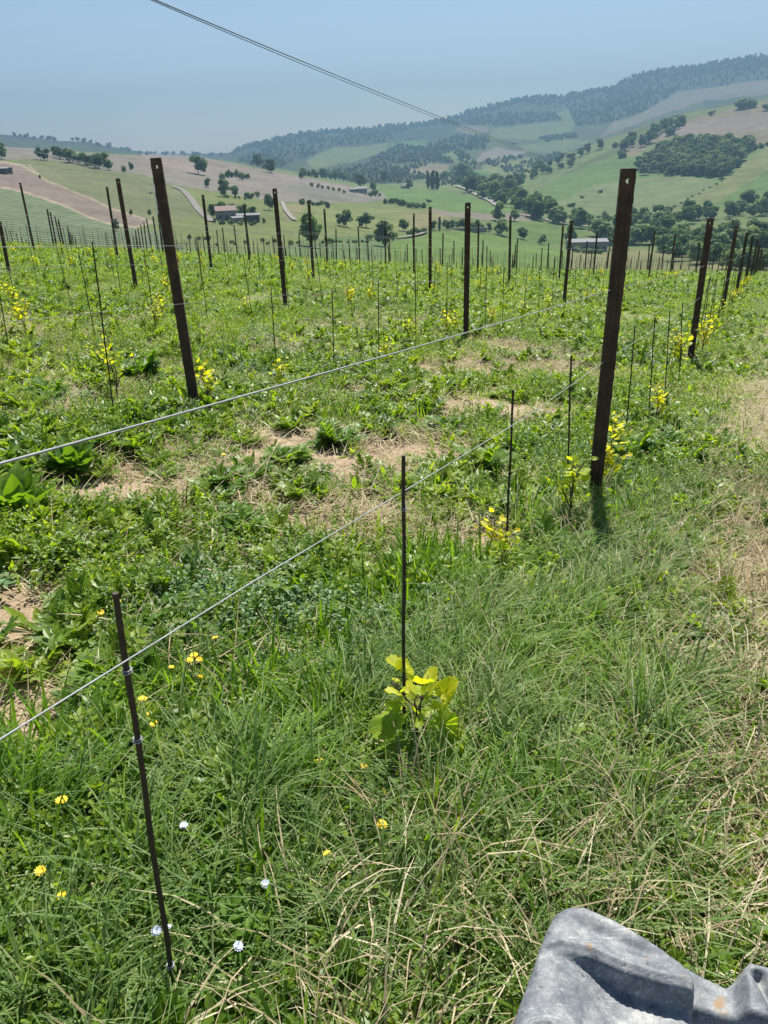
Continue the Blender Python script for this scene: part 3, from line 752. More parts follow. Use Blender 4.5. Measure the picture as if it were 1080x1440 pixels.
for bx, by, tx, ty in measured:
    P = on_ground(bx, by + 3)
    if P[1] > 46: P = None
    if P is None: continue
    tp = top_on_ray(P, tx, ty, PH)
    k = int(round(-row_s(P[0], P[1]) / ROWGAP)); t = float(row_t(P[0], P[1]))
    o = place_post(P, tp, P[1] < 26); posts.append((k, t, o, P, np.linalg.norm(tp - P)))
    mpos.append((P[0], P[1]))
    print('post', (bx, by), np.round(P, 2), 'H', round(float(np.linalg.norm(tp - P)), 2), 'row', k, round(float(-row_s(P[0], P[1]) / ROWGAP), 2), 't', round(t / POSTGAP, 2))
mpos = np.array(mpos)
for k in range(0, 26):
    t0 = .78 * k * 0 + (0.0 if k == 0 else [0, 3.35, 6.6, 2.5, 5.8, 1.7, 5.0, .9, 4.2, .1, 3.4, 6.7, 2.6, 5.9, 1.8, 5.1, 1.0, 4.3, .2, 3.5, 6.8, 2.7, 6.0, 1.9, 5.2, 1.1][k] - POSTGAP * 4)
    for i in range(-3, 26):
        t = t0 + i * POSTGAP; P = row_pt(k, t + RNG.gauss(0, .12))
        if P[1] < 3 or P[1] > 112 or abs(P[0]) > P[1] * .56 + 1.5: continue
        dxy = np.abs(mpos - P[:2]); tol = 1.0 + P[1] * .085
        if np.any((dxy[:, 0] < 2.2) & (dxy[:, 1] < tol + 2.4)): continue
        top = P + np.array([0, 0, PH]); q = proj(top)
        if q[0] < -40 or q[0] > 1120: continue
        o = place_post(P, None, P[1] < 20); posts.append((k, t, o, P, PH))
rows = {}
for p in posts: rows.setdefault(p[0], []).append(p)
for k, L in rows.items():
    L.sort(key=lambda p: p[1])
    for i, (kk, t, o, P, H) in enumerate(L):
        q = proj(P)
        if P[1] > 39 or k > 9 or i > 9:
            tag(o, 'small dark far-off vineyard post rising behind the grassy crest', 'post', 'vineyard posts')
            if o.children:
                for ch in list(o.children): bpy.data.objects.remove(ch)
        else:
            tag(o, 'dark rusted steel vineyard post, %s from the camera in the %s row' % (ORD[i], ROWN[max(k, 0)]), 'post', 'vineyard posts')
posts[0][2]['label'] = 'tallest dark rusted post right of centre with a pale hole near its top'
posts[5][2]['label'] = 'large dark rusted post leaning left of centre, behind the upper white wire'
posts[6][2]['label'] = 'slender dark rusted post at the centre of the picture, first one upright'
print('posts', len(posts))

# ------------------------------------------------------------------ stakes and young vines
def stake_mesh(H, r=.0055):
    mb = MB(); pts = [(0, 0, -.12)] + [(.0015 * math.sin(i * 2.1), .0015 * math.cos(i * 1.7), H * i / 8) for i in range(9)]
    mb.tube(pts, r, 7); return mb
SH = 1.12
stake_proto = stake_mesh(SH).build('vine_stake', M_stake)
stake_first = [True]
def tie_mesh(z):
    mb = MB()
    for dz in (0, .006):
        mb.tube([(.0075 * math.cos(a * .785), .0075 * math.sin(a * .785), z + dz + .002 * a / 8) for a in range(9)], .0014, 5)
    mb.tube([(.007, 0, z), (.02, -.004, z + .006), (.026, .002, z - .004)], .0012, 5); return mb
def put_stake(P, top=None):
    if stake_first[0]: o = stake_proto; stake_first[0] = False
    else: o = stake_proto.copy(); C.objects.link(o)
    d = (Vector(top) - Vector(P)) if top is not None else Vector((RNG.gauss(0, .03), RNG.gauss(0, .03), 1)) * 1.0
    L = d.length if top is not None else SH * RNG.uniform(.9, 1.05)
    d.normalize(); q = d.to_track_quat('Z', 'Y').to_matrix().to_4x4()
    M4 = q @ Matrix.Diagonal((1, 1, L / SH, 1)); M4.translation = Vector(P); o.matrix_world = M4
    return o
st_meas = [(250, 1425, 163, 833), (568, 1068, 568, 640), (710, 808, 722, 548), (797, 708, 803, 500), (880, 608, 893, 458), (912, 583, 921, 445), (935, 552, 942, 436), (955, 537, 960, 425),
           (162, 592, 130, 340), (390, 530, 381, 405), (470, 520, 467, 405), (533, 510, 532, 395), (585, 497, 584, 380), (628, 480, 629, 368)]
stakes = []
for bx, by, tx, ty in st_meas:
    P = on_ground(bx, by + 4); tp = top_on_ray(P, tx, ty, SH)
    k = int(round(-row_s(P[0], P[1]) / ROWGAP)); o = put_stake(P, tp); stakes.append((max(k, 0), float(row_t(P[0], P[1])), o, P))
    print('stake', np.round(P, 2), round(float(np.linalg.norm(tp - P)), 2), k, round(float(row_s(P[0], P[1])), 2))
for z in (.955, .80): tie_mesh(z / np.linalg.norm(1) * SH / 1.12).build('wire_tie', M_wire, stakes[0][2])
tie_mesh(.17).build('wire_tie', M_wire, stakes[0][2]); tie_mesh(.95).build('wire_tie', M_wire, stakes[1][2])
tie_mesh(.95).build('wire_tie', M_wire, stakes[2][2])
smp = np.array([s_[3][:2] for s_ in stakes]); pall = np.array([p[3][:2] for p in posts])
cand = []
for k in range(0, 18):
    tg = np.arange(-24, 76, 1.12) + RNG.uniform(0, 1)
    for t in tg:
        P = row_pt(k, t + RNG.gauss(0, .05))
        if P[1] < 3.0 or P[1] > 62 or abs(P[0]) > P[1] * .55: continue
        if np.min(np.hypot(*(smp - P[:2]).T)) < .75 or np.min(np.hypot(*(pall - P[:2]).T)) < .35: continue
        if k == 0 and P[1] < 9.4: continue
        if k == 1 and P[1] < 9: continue
        cand.append((P[1], k, t, P))
cand.sort(key=lambda c: c[0])
far_st = MB()
for j, (yy, k, t, P) in enumerate(cand):
    if len(stakes) < 230: stakes.append((k, t, put_stake(P), P))
    else:
        far_st.tube([(P[0], P[1], P[2] - .1), (P[0] + RNG.gauss(0, .03), P[1], P[2] + SH * RNG.uniform(.9, 1.05))], .0055, 4)
if far_st.v: tag(far_st.build('distant_stakes', M_stake), 'thin dark vine stakes dotted along the distant rows', 'stakes', kind='stuff')
srows = {}
for s_ in stakes: srows.setdefault(s_[0], []).append(s_)
for k, L in srows.items():
    L.sort(key=lambda p: p[1])
    for i, (kk, t, o, P) in enumerate(L):
        if P[1] > 20 or k > 5 or i >= 14: tag(o, 'hair-thin dark vine stake standing far off among the further rows', 'stake', 'vine stakes')
        else: tag(o, 'thin rusty vine stake, %s from the camera in the %s row' % (ORD[i], ROWN[k]), 'stake', 'vine stakes')
stakes[0][2]['label'] = 'thin rusty stake at lower left with wire ties around it'
stakes[1][2]['label'] = 'thin dark stake rising from the leafy yellow-green vine at the centre'
print('stakes', len(stakes), len(cand))

# vine leaves: five-lobed toothed blades
def vine_leaf(mb, base, az, size, lean, tint, roll_=0.0):
    pts = []
    n = 30
    for i in range(n + 1):
        a = -2.75 + 5.5 * i / n
        lob = .60 + .30 * abs(math.cos(a * 1.28)) ** 1.1 + .16 * math.cos(a)
        tooth = .07 * (1 if i % 2 else -1)
        r = size * .5 * (lob + tooth)
        pts.append((r * math.cos(a) + size * .12, r * math.sin(a)))
    d = Vector((math.cos(az), math.sin(az), 0)); sd = Vector((-d.y, d.x, 0)); Z = Vector((0, 0, 1))
    ax = d * math.sin(lean) + Z * math.cos(lean); nm = d * math.cos(lean) - Z * math.sin(lean)
    sd = (sd * math.cos(roll_) + nm * math.sin(roll_)); nm = ax.cross(sd)
    V = [Vector(base)]
    for x, y in pts:
        cup = (abs(y) * .28 + .35 * x * x / size - .0) + .06 * size * math.sin(x * 60 + y * 45)
        V.append(Vector(base) + ax * x + sd * y + nm * cup)
    mb.add(V, [(0, i, i + 1) for i in range(1, len(V) - 1)], tint)
def vine_proto(seed, nsh, nlv, L, ls):
    r = random.Random(seed); st = MB(); lf = MB()
    st.tube([(0, 0, -.05), (.008, .004, .06), (.0, .01, .14)], [.008, .007, .006], 6)
    for s_ in range(nsh):
        az = r.uniform(0, 6.283); p = Vector((0, .01, .10 + .03 * s_)); path = [p.copy()]
        d = Vector((math.cos(az) * .55, math.sin(az) * .55, 1)).normalized()
        for k in range(5):
            p = p + d * (L / 5); d = (d + Vector((r.gauss(0, .12), r.gauss(0, .12), .05))).normalized(); path.append(p.copy())
        st.tube(path, [.004, .0036, .0032, .0028, .0022, .0014], 5)
        for k in range(nlv):
            f = (k + .5) / nlv; q = path[min(int(f * 5), 4)].lerp(path[min(int(f * 5) + 1, 5)], f * 5 % 1)
            a2 = az + k * 2.5 + r.uniform(-.5, .5); pet = Vector((math.cos(a2), math.sin(a2), .5)) * r.uniform(.025, .055)
            st.tube([q, q + pet], .0013, 4, False)
            vine_leaf(lf, q + pet, a2, ls * r.uniform(.65, 1.1) * (1.05 - .5 * f), r.uniform(.6, 2.1), min(1.1, .25 + .75 * f * r.uniform(.6, 1.3)), r.uniform(-.5, .5))
    return st, lf
def make_vine(seed, nsh, nlv, L, ls):
    t = empty('grape_vine'); st, lf = vine_proto(seed, nsh, nlv, L, ls)
    st.build('stem', M_vinewood, t); lf.build('foliage', M_vine, t)
    return t
protos = [make_vine(5, 6, 7, .20, .075), make_vine(6, 7, 8, .24, .072), make_vine(7, 6, 9, .30, .07), make_vine(8, 5, 7, .15, .07)]
# the large vine at the foot of the centre stake
hero = empty('grape_vine'); st, lf = vine_proto(21, 4, 5, .17, .075); rr = random.Random(4)
for k in range(9):
    a = -2.9 + k * .33; vine_leaf(lf, (.02 + .075 * math.cos(a) * rr.uniform(.7, 1.2), .02 + .055 * math.sin(a), rr.uniform(.08, .21)), a, rr.uniform(.12, .165), rr.uniform(2.0, 2.7), rr.uniform(0, .25), rr.uniform(-.3, .3))
for k in range(9):
    a = rr.uniform(0, 6.28); vine_leaf(lf, (.02 + .07 * math.cos(a), .05 * math.sin(a), rr.uniform(.22, .34)), a, rr.uniform(.065, .10), rr.uniform(.5, 1.6), rr.uniform(.7, 1.0), rr.uniform(-.4, .4))
st.build('stem', M_vinewood, hero); lf.build('foliage', M_vine, hero)
hero.location = Vector(stakes[1][3]) + Vector((.04, -.02, .03))
tag(hero, 'large-leaved yellow-green vine at the foot of the centre stake', 'vine', 'young vines')
vspots = []
for px, py, sc, pi in [(800, 745, 1.25, 3), (845, 690, 1.2, 3), (858, 640, 1.0, 3), (955, 533, 1.35, 1), (984, 505, 1.3, 1), (166, 560, 1.15, 2), (292, 575, 1.2, 3), (400, 556, 1.0, 3), (545, 517, 1.0, 3),
                       (580, 492, 1.2, 0), (626, 478, 1.2, 3), (640, 470, 1.0, 3), (690, 463, 1.0, 0), (705, 800, .9, 3), (918, 598, 1.1, 3), (1008, 462, 1.2, 1), (1000, 478, 1.2, 0), (40, 478, 1.1, 1), (700, 830, .7, 0), (228, 455, 1.3, 3), (735, 455, 1.1, 3), (770, 440, 1.2, 3), (355, 548, .6, 3)]:
    vspots.append((on_ground(px, py), sc, pi, True))
for (k, t, o, P) in stakes:
    if P[1] > 9 and RNG.random() < .40 and len(vspots) < 120 and min(np.hypot(*(v[0][:2] - P[:2])) for v in vspots) > .8:
        vspots.append((P, RNG.uniform(.8, 1.25), RNG.randrange(4), False))
vl = ['young yellow-green vine beside the foot of the tall right post, nearest one', 'young vine right behind the foot of the tall right post', 'small vine behind the tall right post', 'bright yellow bushy vine left of the second post on the right', 'bright yellow bushy vine just right of the second post on the right',
      'tall yellow-green vine on the thin stake near the left edge', 'small yellow vine at the foot of the leaning left post', 'small yellow vine just beyond the upper wire, right of the leaning left post', 'small yellow vine left of the centre post', 'yellow-green vine close left of the centre post', 'yellow vine at the left foot of the centre post', 'small yellow vine touching the centre post on its left', 'small yellow vine right of the centre post',
      'small yellow vine at the foot of the third near stake', 'yellow vine at the sixth near stake behind the tall right post', 'yellow vine behind the second right post towards the third', 'small yellow vine between second and third right posts', 'large yellow-green vine at the far left edge below the crest', 'tiny yellow vine in front of the third near stake', 'small yellow vine left of the leaning left post', 'small yellow vine in the row right of the centre post, nearer one', 'small yellow vine in the row right of the centre post, further one', 'tiny yellow sprout below the upper wire left of centre']
seen = set()
for i, (P, sc, pi, fixed) in enumerate(vspots):
    o = protos[pi] if pi not in seen else copy_tree(protos[pi]); seen.add(pi)
    o.location = Vector(P) + Vector((RNG.gauss(0, .03), RNG.gauss(0, .03), 0)); o.scale = (sc, sc, sc); o.rotation_euler = (0, 0, RNG.uniform(0, 6.28))
    if i < len(vl): tag(o, vl[i], 'vine', 'young vines')
    else: tag(o, 'little yellow-green young vine in the further rows', 'vine', 'young vines')

# ------------------------------------------------------------------ wires
def row_wire(k, h, t0, t1, r, sag=.02, step=.925):
    mb = MB(); pts = []
    for t in np.arange(t0, t1, step):
        lift = .06 * min(1, max(0, (-t - 1.8) / 2.2)) if k == 0 and h < 1 else 0
        p = R0 + RN * (-ROWGAP * k + .005) + RD * t; ph = (t % POSTGAP) / POSTGAP
        pts.append((p[0], p[1], float(gbase(p[0], p[1])) + h + lift - sag * 4 * ph * (1 - ph)))
    mb.tube(pts, r, 6); return mb.build('vineyard_wire', M_wire, None, True)
WR = [(0, .95, -5.5, 76, .0014, 'lower pale wire of the nearest row, crossing the stakes'), (0, 1.36, -5.5, 76, .0018, 'upper pale wire of the nearest row, crossing the tall right post')]
for k in range(1, 13):
    t0 = -9 + k * .4 - 3 * (k > 3)
    WR.append((k, .95, t0, 62, .0017, 'lower thin pale wire of the %s row' % ROWN[k])); WR.append((k, 1.38, t0, 62, .0017, 'upper thin pale wire of the %s row' % ROWN[k]))
for k, h, t0, t1, r, lb in WR: tag(row_wire(k, h, t0, t1, r), lb, 'wire', 'vineyard wires')

# overhead cable, a twisted pair sagging from beyond the upper left down into the valley
def cable(img, D0, D1, r, name, mat, label, cat, off=0.0, off1=0.0):
    a = ray(*img[0]); b = ray(*img[-1]); A = a[:2] / np.hypot(*a[:2]) * D0; B = b[:2] / np.hypot(*b[:2]) * D1
    pts = []
    ts = np.linspace(0, 1, 60); px = np.interp(ts, np.linspace(0, 1, len(img)), [p[0] for p in img])
    pf = np.polyfit([p[0] for p in img], [p[1] for p in img], 2)
    for i_, x in enumerate(px):
        d = ray(x, np.polyval(pf, x)); M2 = np.array([[d[0], -(B - A)[0]], [d[1], -(B - A)[1]]])
        s_ = np.linalg.solve(M2, A)[0]; q = d * s_; pts.append((q[0], q[1], q[2] + EYE + off + off1 * i_ / 59))
    mb = MB(); mb.tube(pts, r, 6); return tag(mb.build(name, mat, None, True), label, cat)
IMG = [(60, -68), (220, 0), (340, 52), (430, 86), (520, 124), (600, 158), (680, 192), (740, 213), (790, 228)]
cable(IMG, 15, 130, .011, 'overhead_cable', M_cable, 'dark overhead cable slanting across the sky, upper conductor', 'cable')
cable(IMG, 15.02, 130.4, .008, 'overhead_cable', M_cable, 'thinner dark overhead cable hanging just under the main one', 'cable', -.012, -.15)
# pale pole beyond the crest and its line
def at_depth(px, py, D):
    r = ray(px, py); r = r * (D / math.hypot(r[0], r[1])); return np.array([r[0], r[1], r[2] + EYE])
pt, pb = at_depth(216, 258, 62), at_depth(233, 356, 62)
pr = empty('utility_pole', tuple(pb)); tag(pr, 'thin pale utility pole beyond the crest, beside the leaning left post', 'pole')
mb = MB(); mb.tube([(0, 0, -3.0), tuple(pt - pb)], [.10, .055], 8); mb.build('shaft', M_pole, pr, True)
mb = MB(); tp = pt - pb; mb.box((tp[0] - .12, tp[1], tp[2] - .1), (.5, .07, .07)); mb.build('crossarm', M_pole, pr)
mb = MB(); mb.box((tp[0] - .3, tp[1], tp[2] - .62), (.22, .14, .12)); mb.tube([(tp[0], tp[1], tp[2] - .6), (tp[0] - .3, tp[1], tp[2] - .6)], .02, 5); mb.build('bracket', M_pole, pr)
cable([(-60, 196), (0, 206), (60, 218), (120, 228), (160, 236), (216, 258.5)], 70, 62, .016, 'overhead_cable', M_paleline, 'thin pale line running down to the pale utility pole', 'cable')

# ------------------------------------------------------------------ trees beyond the vineyard
def tree_proto(kind, seed, mat, lobes=None):
    """unit-height tree: tapered trunk with limbs, crown of many small leaf clumps with gaps"""
    r = random.Random(seed); tk = MB(); cr = MB()
    if kind == 'tall':
        blobs = [(Vector((r.gauss(0, .02), r.gauss(0, .02), .14 + .8 * i / 6)), .085 * (1 - abs(i - 2.5) / 5.2) + .02, .10) for i in range(7)]; nper = 95; size = .045
    elif kind == 'bush':
        blobs = [(Vector((r.uniform(-.5, .5), r.uniform(-.4, .4), r.uniform(.28, .55))), r.uniform(.24, .36), r.uniform(.2, .32)) for i in range(8)]; nper = 80; size = .12
    else:
        blobs = []
        for i in range(17):
            a = r.uniform(0, 6.28); q = r.random() ** .6 * .30; zc = r.uniform(.22, .82); q *= 1.15 - abs(zc - .45) * 1.4
            blobs.append((Vector((q * math.cos(a), q * math.sin(a), zc)), r.uniform(.12, .20), r.uniform(.10, .16)))
        nper = 75; size = .062
    for c, rx, rz in blobs:
        for k in range(nper):
            v = Vector((r.gauss(0, 1), r.gauss(0, 1), r.gauss(0, 1))).normalized(); f = r.uniform(.55, 1.08)
            p = c + Vector((v.x * rx, v.y * rx, v.z * rz)) * f
            nn = (v + Vector((r.gauss(0, .6), r.gauss(0, .6), r.gauss(.2, .6)))).normalized(); u = nn.orthogonal().normalized(); u = Matrix.Rotation(r.uniform(0, 6.28), 3, nn) @ u; w = nn.cross(u)
            s_ = size * r.uniform(.55, 1.2); s2 = s_ * r.uniform(.5, .9)
            cr.add([p - u * s_, p - w * s2 + u * s_ * .2, p + u * s_, p + w * s2 - u * s_ * .15], [(0, 1, 2, 3)], min(1, max(0, r.gauss(.5, .25))))
    tk.tube([(0, 0, -.06), (.004, 0, .1), (0, .006, .28), (.0, 0, .55)], [.026, .02, .016, .006], 7)
    if kind != 'tall':
        for c, rx, rz in blobs[:6]: tk.tube([(0, 0, .18 + .05 * r.random()), c * .6 + Vector((0, 0, .08)), c], [.011, .007, .003], 5)
    e = empty('tree'); cro = cr.build('crown', mat, e); tr = tk.build('trunk', M_bark, e)
    return e
TP = {'r': [tree_proto('round', 1, M_crown[0]), tree_proto('round', 2, M_crown[0]), tree_proto('round', 3, M_crown[1]), tree_proto('round', 4, M_crown[1])],
      'p': [tree_proto('round', 5, M_crown[2]), tree_proto('round', 6, M_crown[2])],
      't': [tree_proto('tall', 7, M_crown[0]), tree_proto('tall', 8, M_crown[1])],
      'b': [tree_proto('bush', 9, M_crown[1]), tree_proto('bush', 10, M_crown[0]), tree_proto('bush', 11, M_crown[2])]}
tfirst = set()
def put_tree(px, py, hpx, kind, label, group=None, wide=1.0, name=None):
    P, D = far_pt(px, py); h = hpx * D / FPX * 1.03
    pl = TP[kind]; pr = pl[RNG.randrange(len(pl))]
    if id(pr) not in tfirst: tfirst.add(id(pr)); o = pr
    else: o = copy_tree(pr)
    o.name = name or ('bush' if kind == 'b' else 'tree')
    o.location = P; sx = h * wide * RNG.uniform(.92, 1.1); o.scale = (sx, sx, h); o.rotation_euler = (0, 0, RNG.uniform(0, 6.28))
    tag(o, label, 'bush' if kind == 'b' else 'tree', group); return o
for a in [(279, 245, 23, 'r', 'big round dark tree alone on the brown hillside at left', 1.1), (2, 224, 18, 'r', 'dark tree cut by the left picture edge on the brown hill'),
          (364, 236, 19, 'r', 'dark round tree on the brown hill crest, left one of the pair', .95), (381, 243, 18, 'r', 'dark round tree on the brown hill crest, right one of the pair', 1.1),
          (293, 264, 12, 'r', 'small dark bush-like tree on the brown slope above the farmhouse', .8), (316, 277, 22, 'r', 'dark upright tree above the farmhouse field, tallest there', .75),
          (331, 277, 14, 'r', 'grey-green tree right of the dark upright tree above the farmhouse', 1.0), (379, 296, 23, 'r', 'dark oval tree alone on the green field right of the farmhouse', .7),
          (436, 347, 43, 'r', 'largest dark tree of the middle ground behind the vineyard posts', .85), (487, 319, 24, 'r', 'round dark tree left of the flat-topped tree in mid valley', .95),
          (477, 317, 16, 'r', 'smaller tree tucked against the round tree in mid valley', .8), (515, 320, 21, 'r', 'spreading flat-topped dark tree on the yellow-green field', 1.3),
          (541, 347, 36, 'p', 'broad grey-green tree just behind the crest left of the centre', .95), (567, 325, 17, 'r', 'round dark tree right of the curved pale track', .95),
          (300, 306, 18, 'r', 'dark tree at the left end of the farmhouse', .9), (312, 303, 18, 'r', 'dark tree behind the left side of the farmhouse', 1.0), (328, 303, 16, 'r', 'dark tree behind the farmhouse roof', .9),
          (342, 306, 17, 'r', 'dark tree between farmhouse and shed', 1.0), (356, 308, 16, 'r', 'dark tree behind the long shed', 1.0),
          (507, 263, 17, 'r', 'dark tree behind the far cluster of farm buildings', .95), (524, 270, 14, 'r', 'dark tree right of the far farm buildings', .8), (540, 257, 16, 'r', 'dark pointed tree beyond the end of the brown hill', .9),
          (608, 266, 21, 't', 'tall dark narrow tree in the valley grove', 1.7), (602, 265, 20, 't', 'tall dark narrow tree at the left end of the valley grove', 1.3), (615, 266, 20, 't', 'tall dark narrow tree at the right end of the valley grove', 1.7),
          (701, 311, 26, 'p', 'pale round tree standing alone before the valley road', .95), (723, 311, 16, 'r', 'small dark tree right of the pale round tree', .9), (705, 331, 22, 'p', 'pale green round tree behind the long low wall', 1.25),
          (734, 336, 15, 'r', 'small dark round tree on the green field below the pale one', 1.3), (762, 344, 14, 'p', 'small grey-green round tree near the green field edge', 1.1), (618, 324, 16, 't', 'small cypress beyond the bright green field', 1.3),
          (610, 324, 13, 'r', 'dark tree beside the small cypress', .9), (802, 343, 26, 'p', 'pale tree left of the low barn', .9), (840, 333, 24, 'p', 'pale green round tree behind the low barn', 1.2),
          (656, 246, 9, 'r', 'small dark tree at the lower end of the tree line on the far hill'), (700, 265, 17, 'r', 'large dark round tree by the valley belt on the far side', 1.4),
          (645, 262, 13, 'r', 'dark tree near the start of the pale valley road', 1.0), (575, 265, 12, 'r', 'dark tree on the scrubby valley side left of the grove', 1.0),
          (1000, 162, 6, 'b', 'small dark bush on the right hill skyline'), (866, 207, 7, 'b', 'tiny bush at the hedge end on the right hill'),
          (1049, 153, 15, 'b', 'rusty-topped bushes on the skyline of the right hill', 1.0), (1077, 155, 8, 'b', 'dark bush on the right hill skyline by the picture edge'),
          (1040, 153, 10, 'b', 'dark bush left of the rusty-topped skyline bushes'), (844, 271, 5, 'b', 'lone dark bush on the bright green hill, upper one'), (803, 291, 7, 'b', 'pale lone bush at the foot of the bright green hill'), (818, 279, 4, 'b', 'tiny lone bush on the bright green hill, lower one'),
          (57, 225, 16, 'r', 'dark tree left of the long hedge on the brown hill', .9), (67, 226, 14, 'r', 'dark tree close to the left end of the long hedge', .9), (176, 242, 9, 'b', 'dark bush left in the pair below the long hedge', .6), (184, 238, 10, 'b', 'dark bush right in the pair below the long hedge', .5),
          (56, 251, 6, 'b', 'small bush at the field corner on the left slope', .5), (185, 304, 9, 'r', 'small tree beside the brown field strip at left', .6), (164, 325, 16, 'r', 'dark tree at the lower end of the brown strip', .6), (210, 302, 9, 'b', 'small bush by the lower edge of the green slope at left', .5),
          (462, 342, 9, 'b', 'low bush right of the largest dark tree'), (518, 337, 9, 'b', 'low pale bush left of the broad grey-green tree'), (603, 285, 5, 'b', 'lone bush at the right end of the mid-valley hedge'),
          (628, 318, 10, 'b', 'dark bush right of the small cypress'), (670, 248, 6, 'b', 'dark bush at the foot of the far mauve field')]:
    put_tree(*a[:5], None, *(a[5:6] or (1.0,)))
def line_pts(pts, n, jx=1.5, jy=1.0):
    seg = [math.hypot(b[0] - a[0], b[1] - a[1]) for a, b in zip(pts[:-1], pts[1:])]; cum = np.concatenate([[0], np.cumsum(seg)])
    out = []
    for i in range(n):
        d = cum[-1] * (i + .5) / n
        out.append((np.interp(d, cum, [p[0] for p in pts]) + RNG.gauss(0, jx), np.interp(d, cum, [p[1] for p in pts]) + RNG.gauss(0, jy)))
    return sorted(out, key=lambda p: p[1])
def belt(pts, n, h0, h1, kinds, label, group, wide=1.0, jx=1.5, jy=1.0):
    for x, y in line_pts(pts, n, jx, jy): put_tree(x, y, RNG.uniform(h0, h1), RNG.choice(kinds), label, group, wide)
belt([(80, 222), (95, 226), (115, 231), (140, 236), (153, 240)], 16, 11, 17, 'r', 'dark tree in the long hedge on the brown hill', 'trees of the long hedge', 1.0, 1.5, 1.5)
belt([(306, 251), (320, 251), (350, 251)], 8, 7, 11, 'bb', 'low shrub of the thicket in the middle of the brown hillside', 'thicket shrubs', .6)
belt([(343, 278), (365, 279)], 4, 6, 9, 'b', 'low shrub in the hedge above the farmhouse field', 'hedge shrubs above the farmhouse field', .6)
belt([(310, 277), (365, 281)], 7, 3, 5, 'b', 'very low scrub on the green bank above the farmhouse field', 'bank scrub', .8)
belt([(437, 262), (487, 272)], 7, 5, 6.5, 'b', 'small round bush in the row across the brown hill', 'row of round bushes', .5, .8, .2)
belt([(420, 287), (467, 291)], 8, 6, 9, 'b', 'low shrub of the hedge between brown hill and yellow field', 'hedge below the brown hill', .7)
belt([(542, 286), (600, 294)], 12, 7, 12, 'b', 'rounded shrub of the mid-valley hedge', 'mid-valley hedge', .7, 1, .6)
belt([(420, 250), (450, 252), (480, 255), (500, 254)], 13, 9, 14, 'r', 'grey-blue tree beyond the right end of the brown hill crest', 'trees beyond the brown crest', .9)
belt([(518, 275), (535, 274)], 5, 5, 9, 'b', 'bush around the far farm buildings', 'bushes by the far farm', .7)
belt([(430, 341), (330, 344), (255, 333)], 12, 4, 8, 'b', 'low bush at the foot of the farmhouse fields', 'bushes along the lower field', .8, 4, 2)
belt([(520, 341), (450, 342)], 10, 3, 5, 'b', 'low clipped shrub in the long hedge behind the vineyard crest', 'long low hedge', 1.0, .8, .3)
belt([(625, 322), (650, 322), (690, 326)], 9, 9, 15, 'rp', 'tree in the row along the long low wall', 'trees along the low wall', 1.0)
belt([(298, 314), (330, 317), (372, 316)], 11, 5, 8, 'br', 'dark shrub in front of the farmhouse', 'shrubs round the farmhouse', .9, 2, .6)
belt([(808, 355), (846, 357)], 7, 5, 9, 'b', 'shrub before the long low barn', 'shrubs by the low barn', .9, 2, .6)
belt([(570, 331), (600, 326)], 6, 6, 9, 'b', 'bush by the curved pale track', 'bushes by the curved track', .8)
belt([(648, 262), (680, 274), (710, 289), (740, 300), (780, 309), (830, 318)], 34, 14, 26, 'rrp', 'grey-green tree in the belt along the valley road', 'trees of the valley road belt', 1.05, 4, 3)
belt([(620, 258), (650, 253), (690, 262), (730, 283), (770, 297)], 22, 12, 22, 'rrp', 'blue-grey tree on the far side of the valley belt', 'far side valley trees', 1.0, 4, 3)
belt([(700, 270), (740, 253), (770, 240), (800, 222)], 14, 8, 13, 'br', 'bush in the hedge climbing the left edge of the right hill', 'hedge up the right hill', 1.0, 4, 2)
belt([(720, 262), (800, 232), (840, 212)], 12, 8, 13, 'rr', 'dark tree in the hedge above the bright green hill field', 'hedge above the green hill', 1.0, 3, 3)
belt([(868, 218), (900, 204), (925, 190), (960, 176)], 18, 10, 16, 'rrb', 'dark tree in the strip running up the right hill', 'tree strip on the right hill', 1.0, 4, 3)
belt([(1018, 253), (990, 268), (955, 288), (922, 308)], 12, 2, 3, 'b', 'low bush along the dark ditch on the right hill', 'ditch bushes', 1.0, 1, .5)
belt([(1060, 208), (1090, 205)], 4, 5, 7, 'b', 'bush beside the upper right corner of the wood', 'bushes beside the wood', .8)
belt([(840, 322), (870, 315), (905, 316), (940, 318), (975, 312), (1005, 306), (1040, 304), (1085, 300)], 36, 14, 24, 'rrp', 'dark tree at the top of the right-hand valley woodland', 'upper valley woodland', 1.0, 5, 4)
belt([(850, 345), (890, 340), (930, 340), (970, 345), (1010, 348), (1050, 352), (1090, 350)], 40, 18, 30, 'rp', 'green tree in the middle of the right-hand valley woodland', 'middle valley woodland', 1.1, 6, 7)
belt([(930, 358), (980, 366), (1030, 374), (1090, 378)], 26, 18, 30, 'rp', 'green tree at the near edge of the right-hand valley woodland', 'near valley woodland', 1.1, 6, 4)
belt([(10, 190), (60, 196), (115, 199), (150, 206), (170, 211), (190, 215), (225, 218), (330, 219)], 40, 3, 6, 'b', 'tiny dark tree on the skyline of the left ridge', 'left skyline trees', .8, 4, .4)

for pl in TP.values():
    for pr in pl:
        if id(pr) not in tfirst:
            for ch in list(pr.children): bpy.data.objects.remove(ch)
            bpy.data.objects.remove(pr)
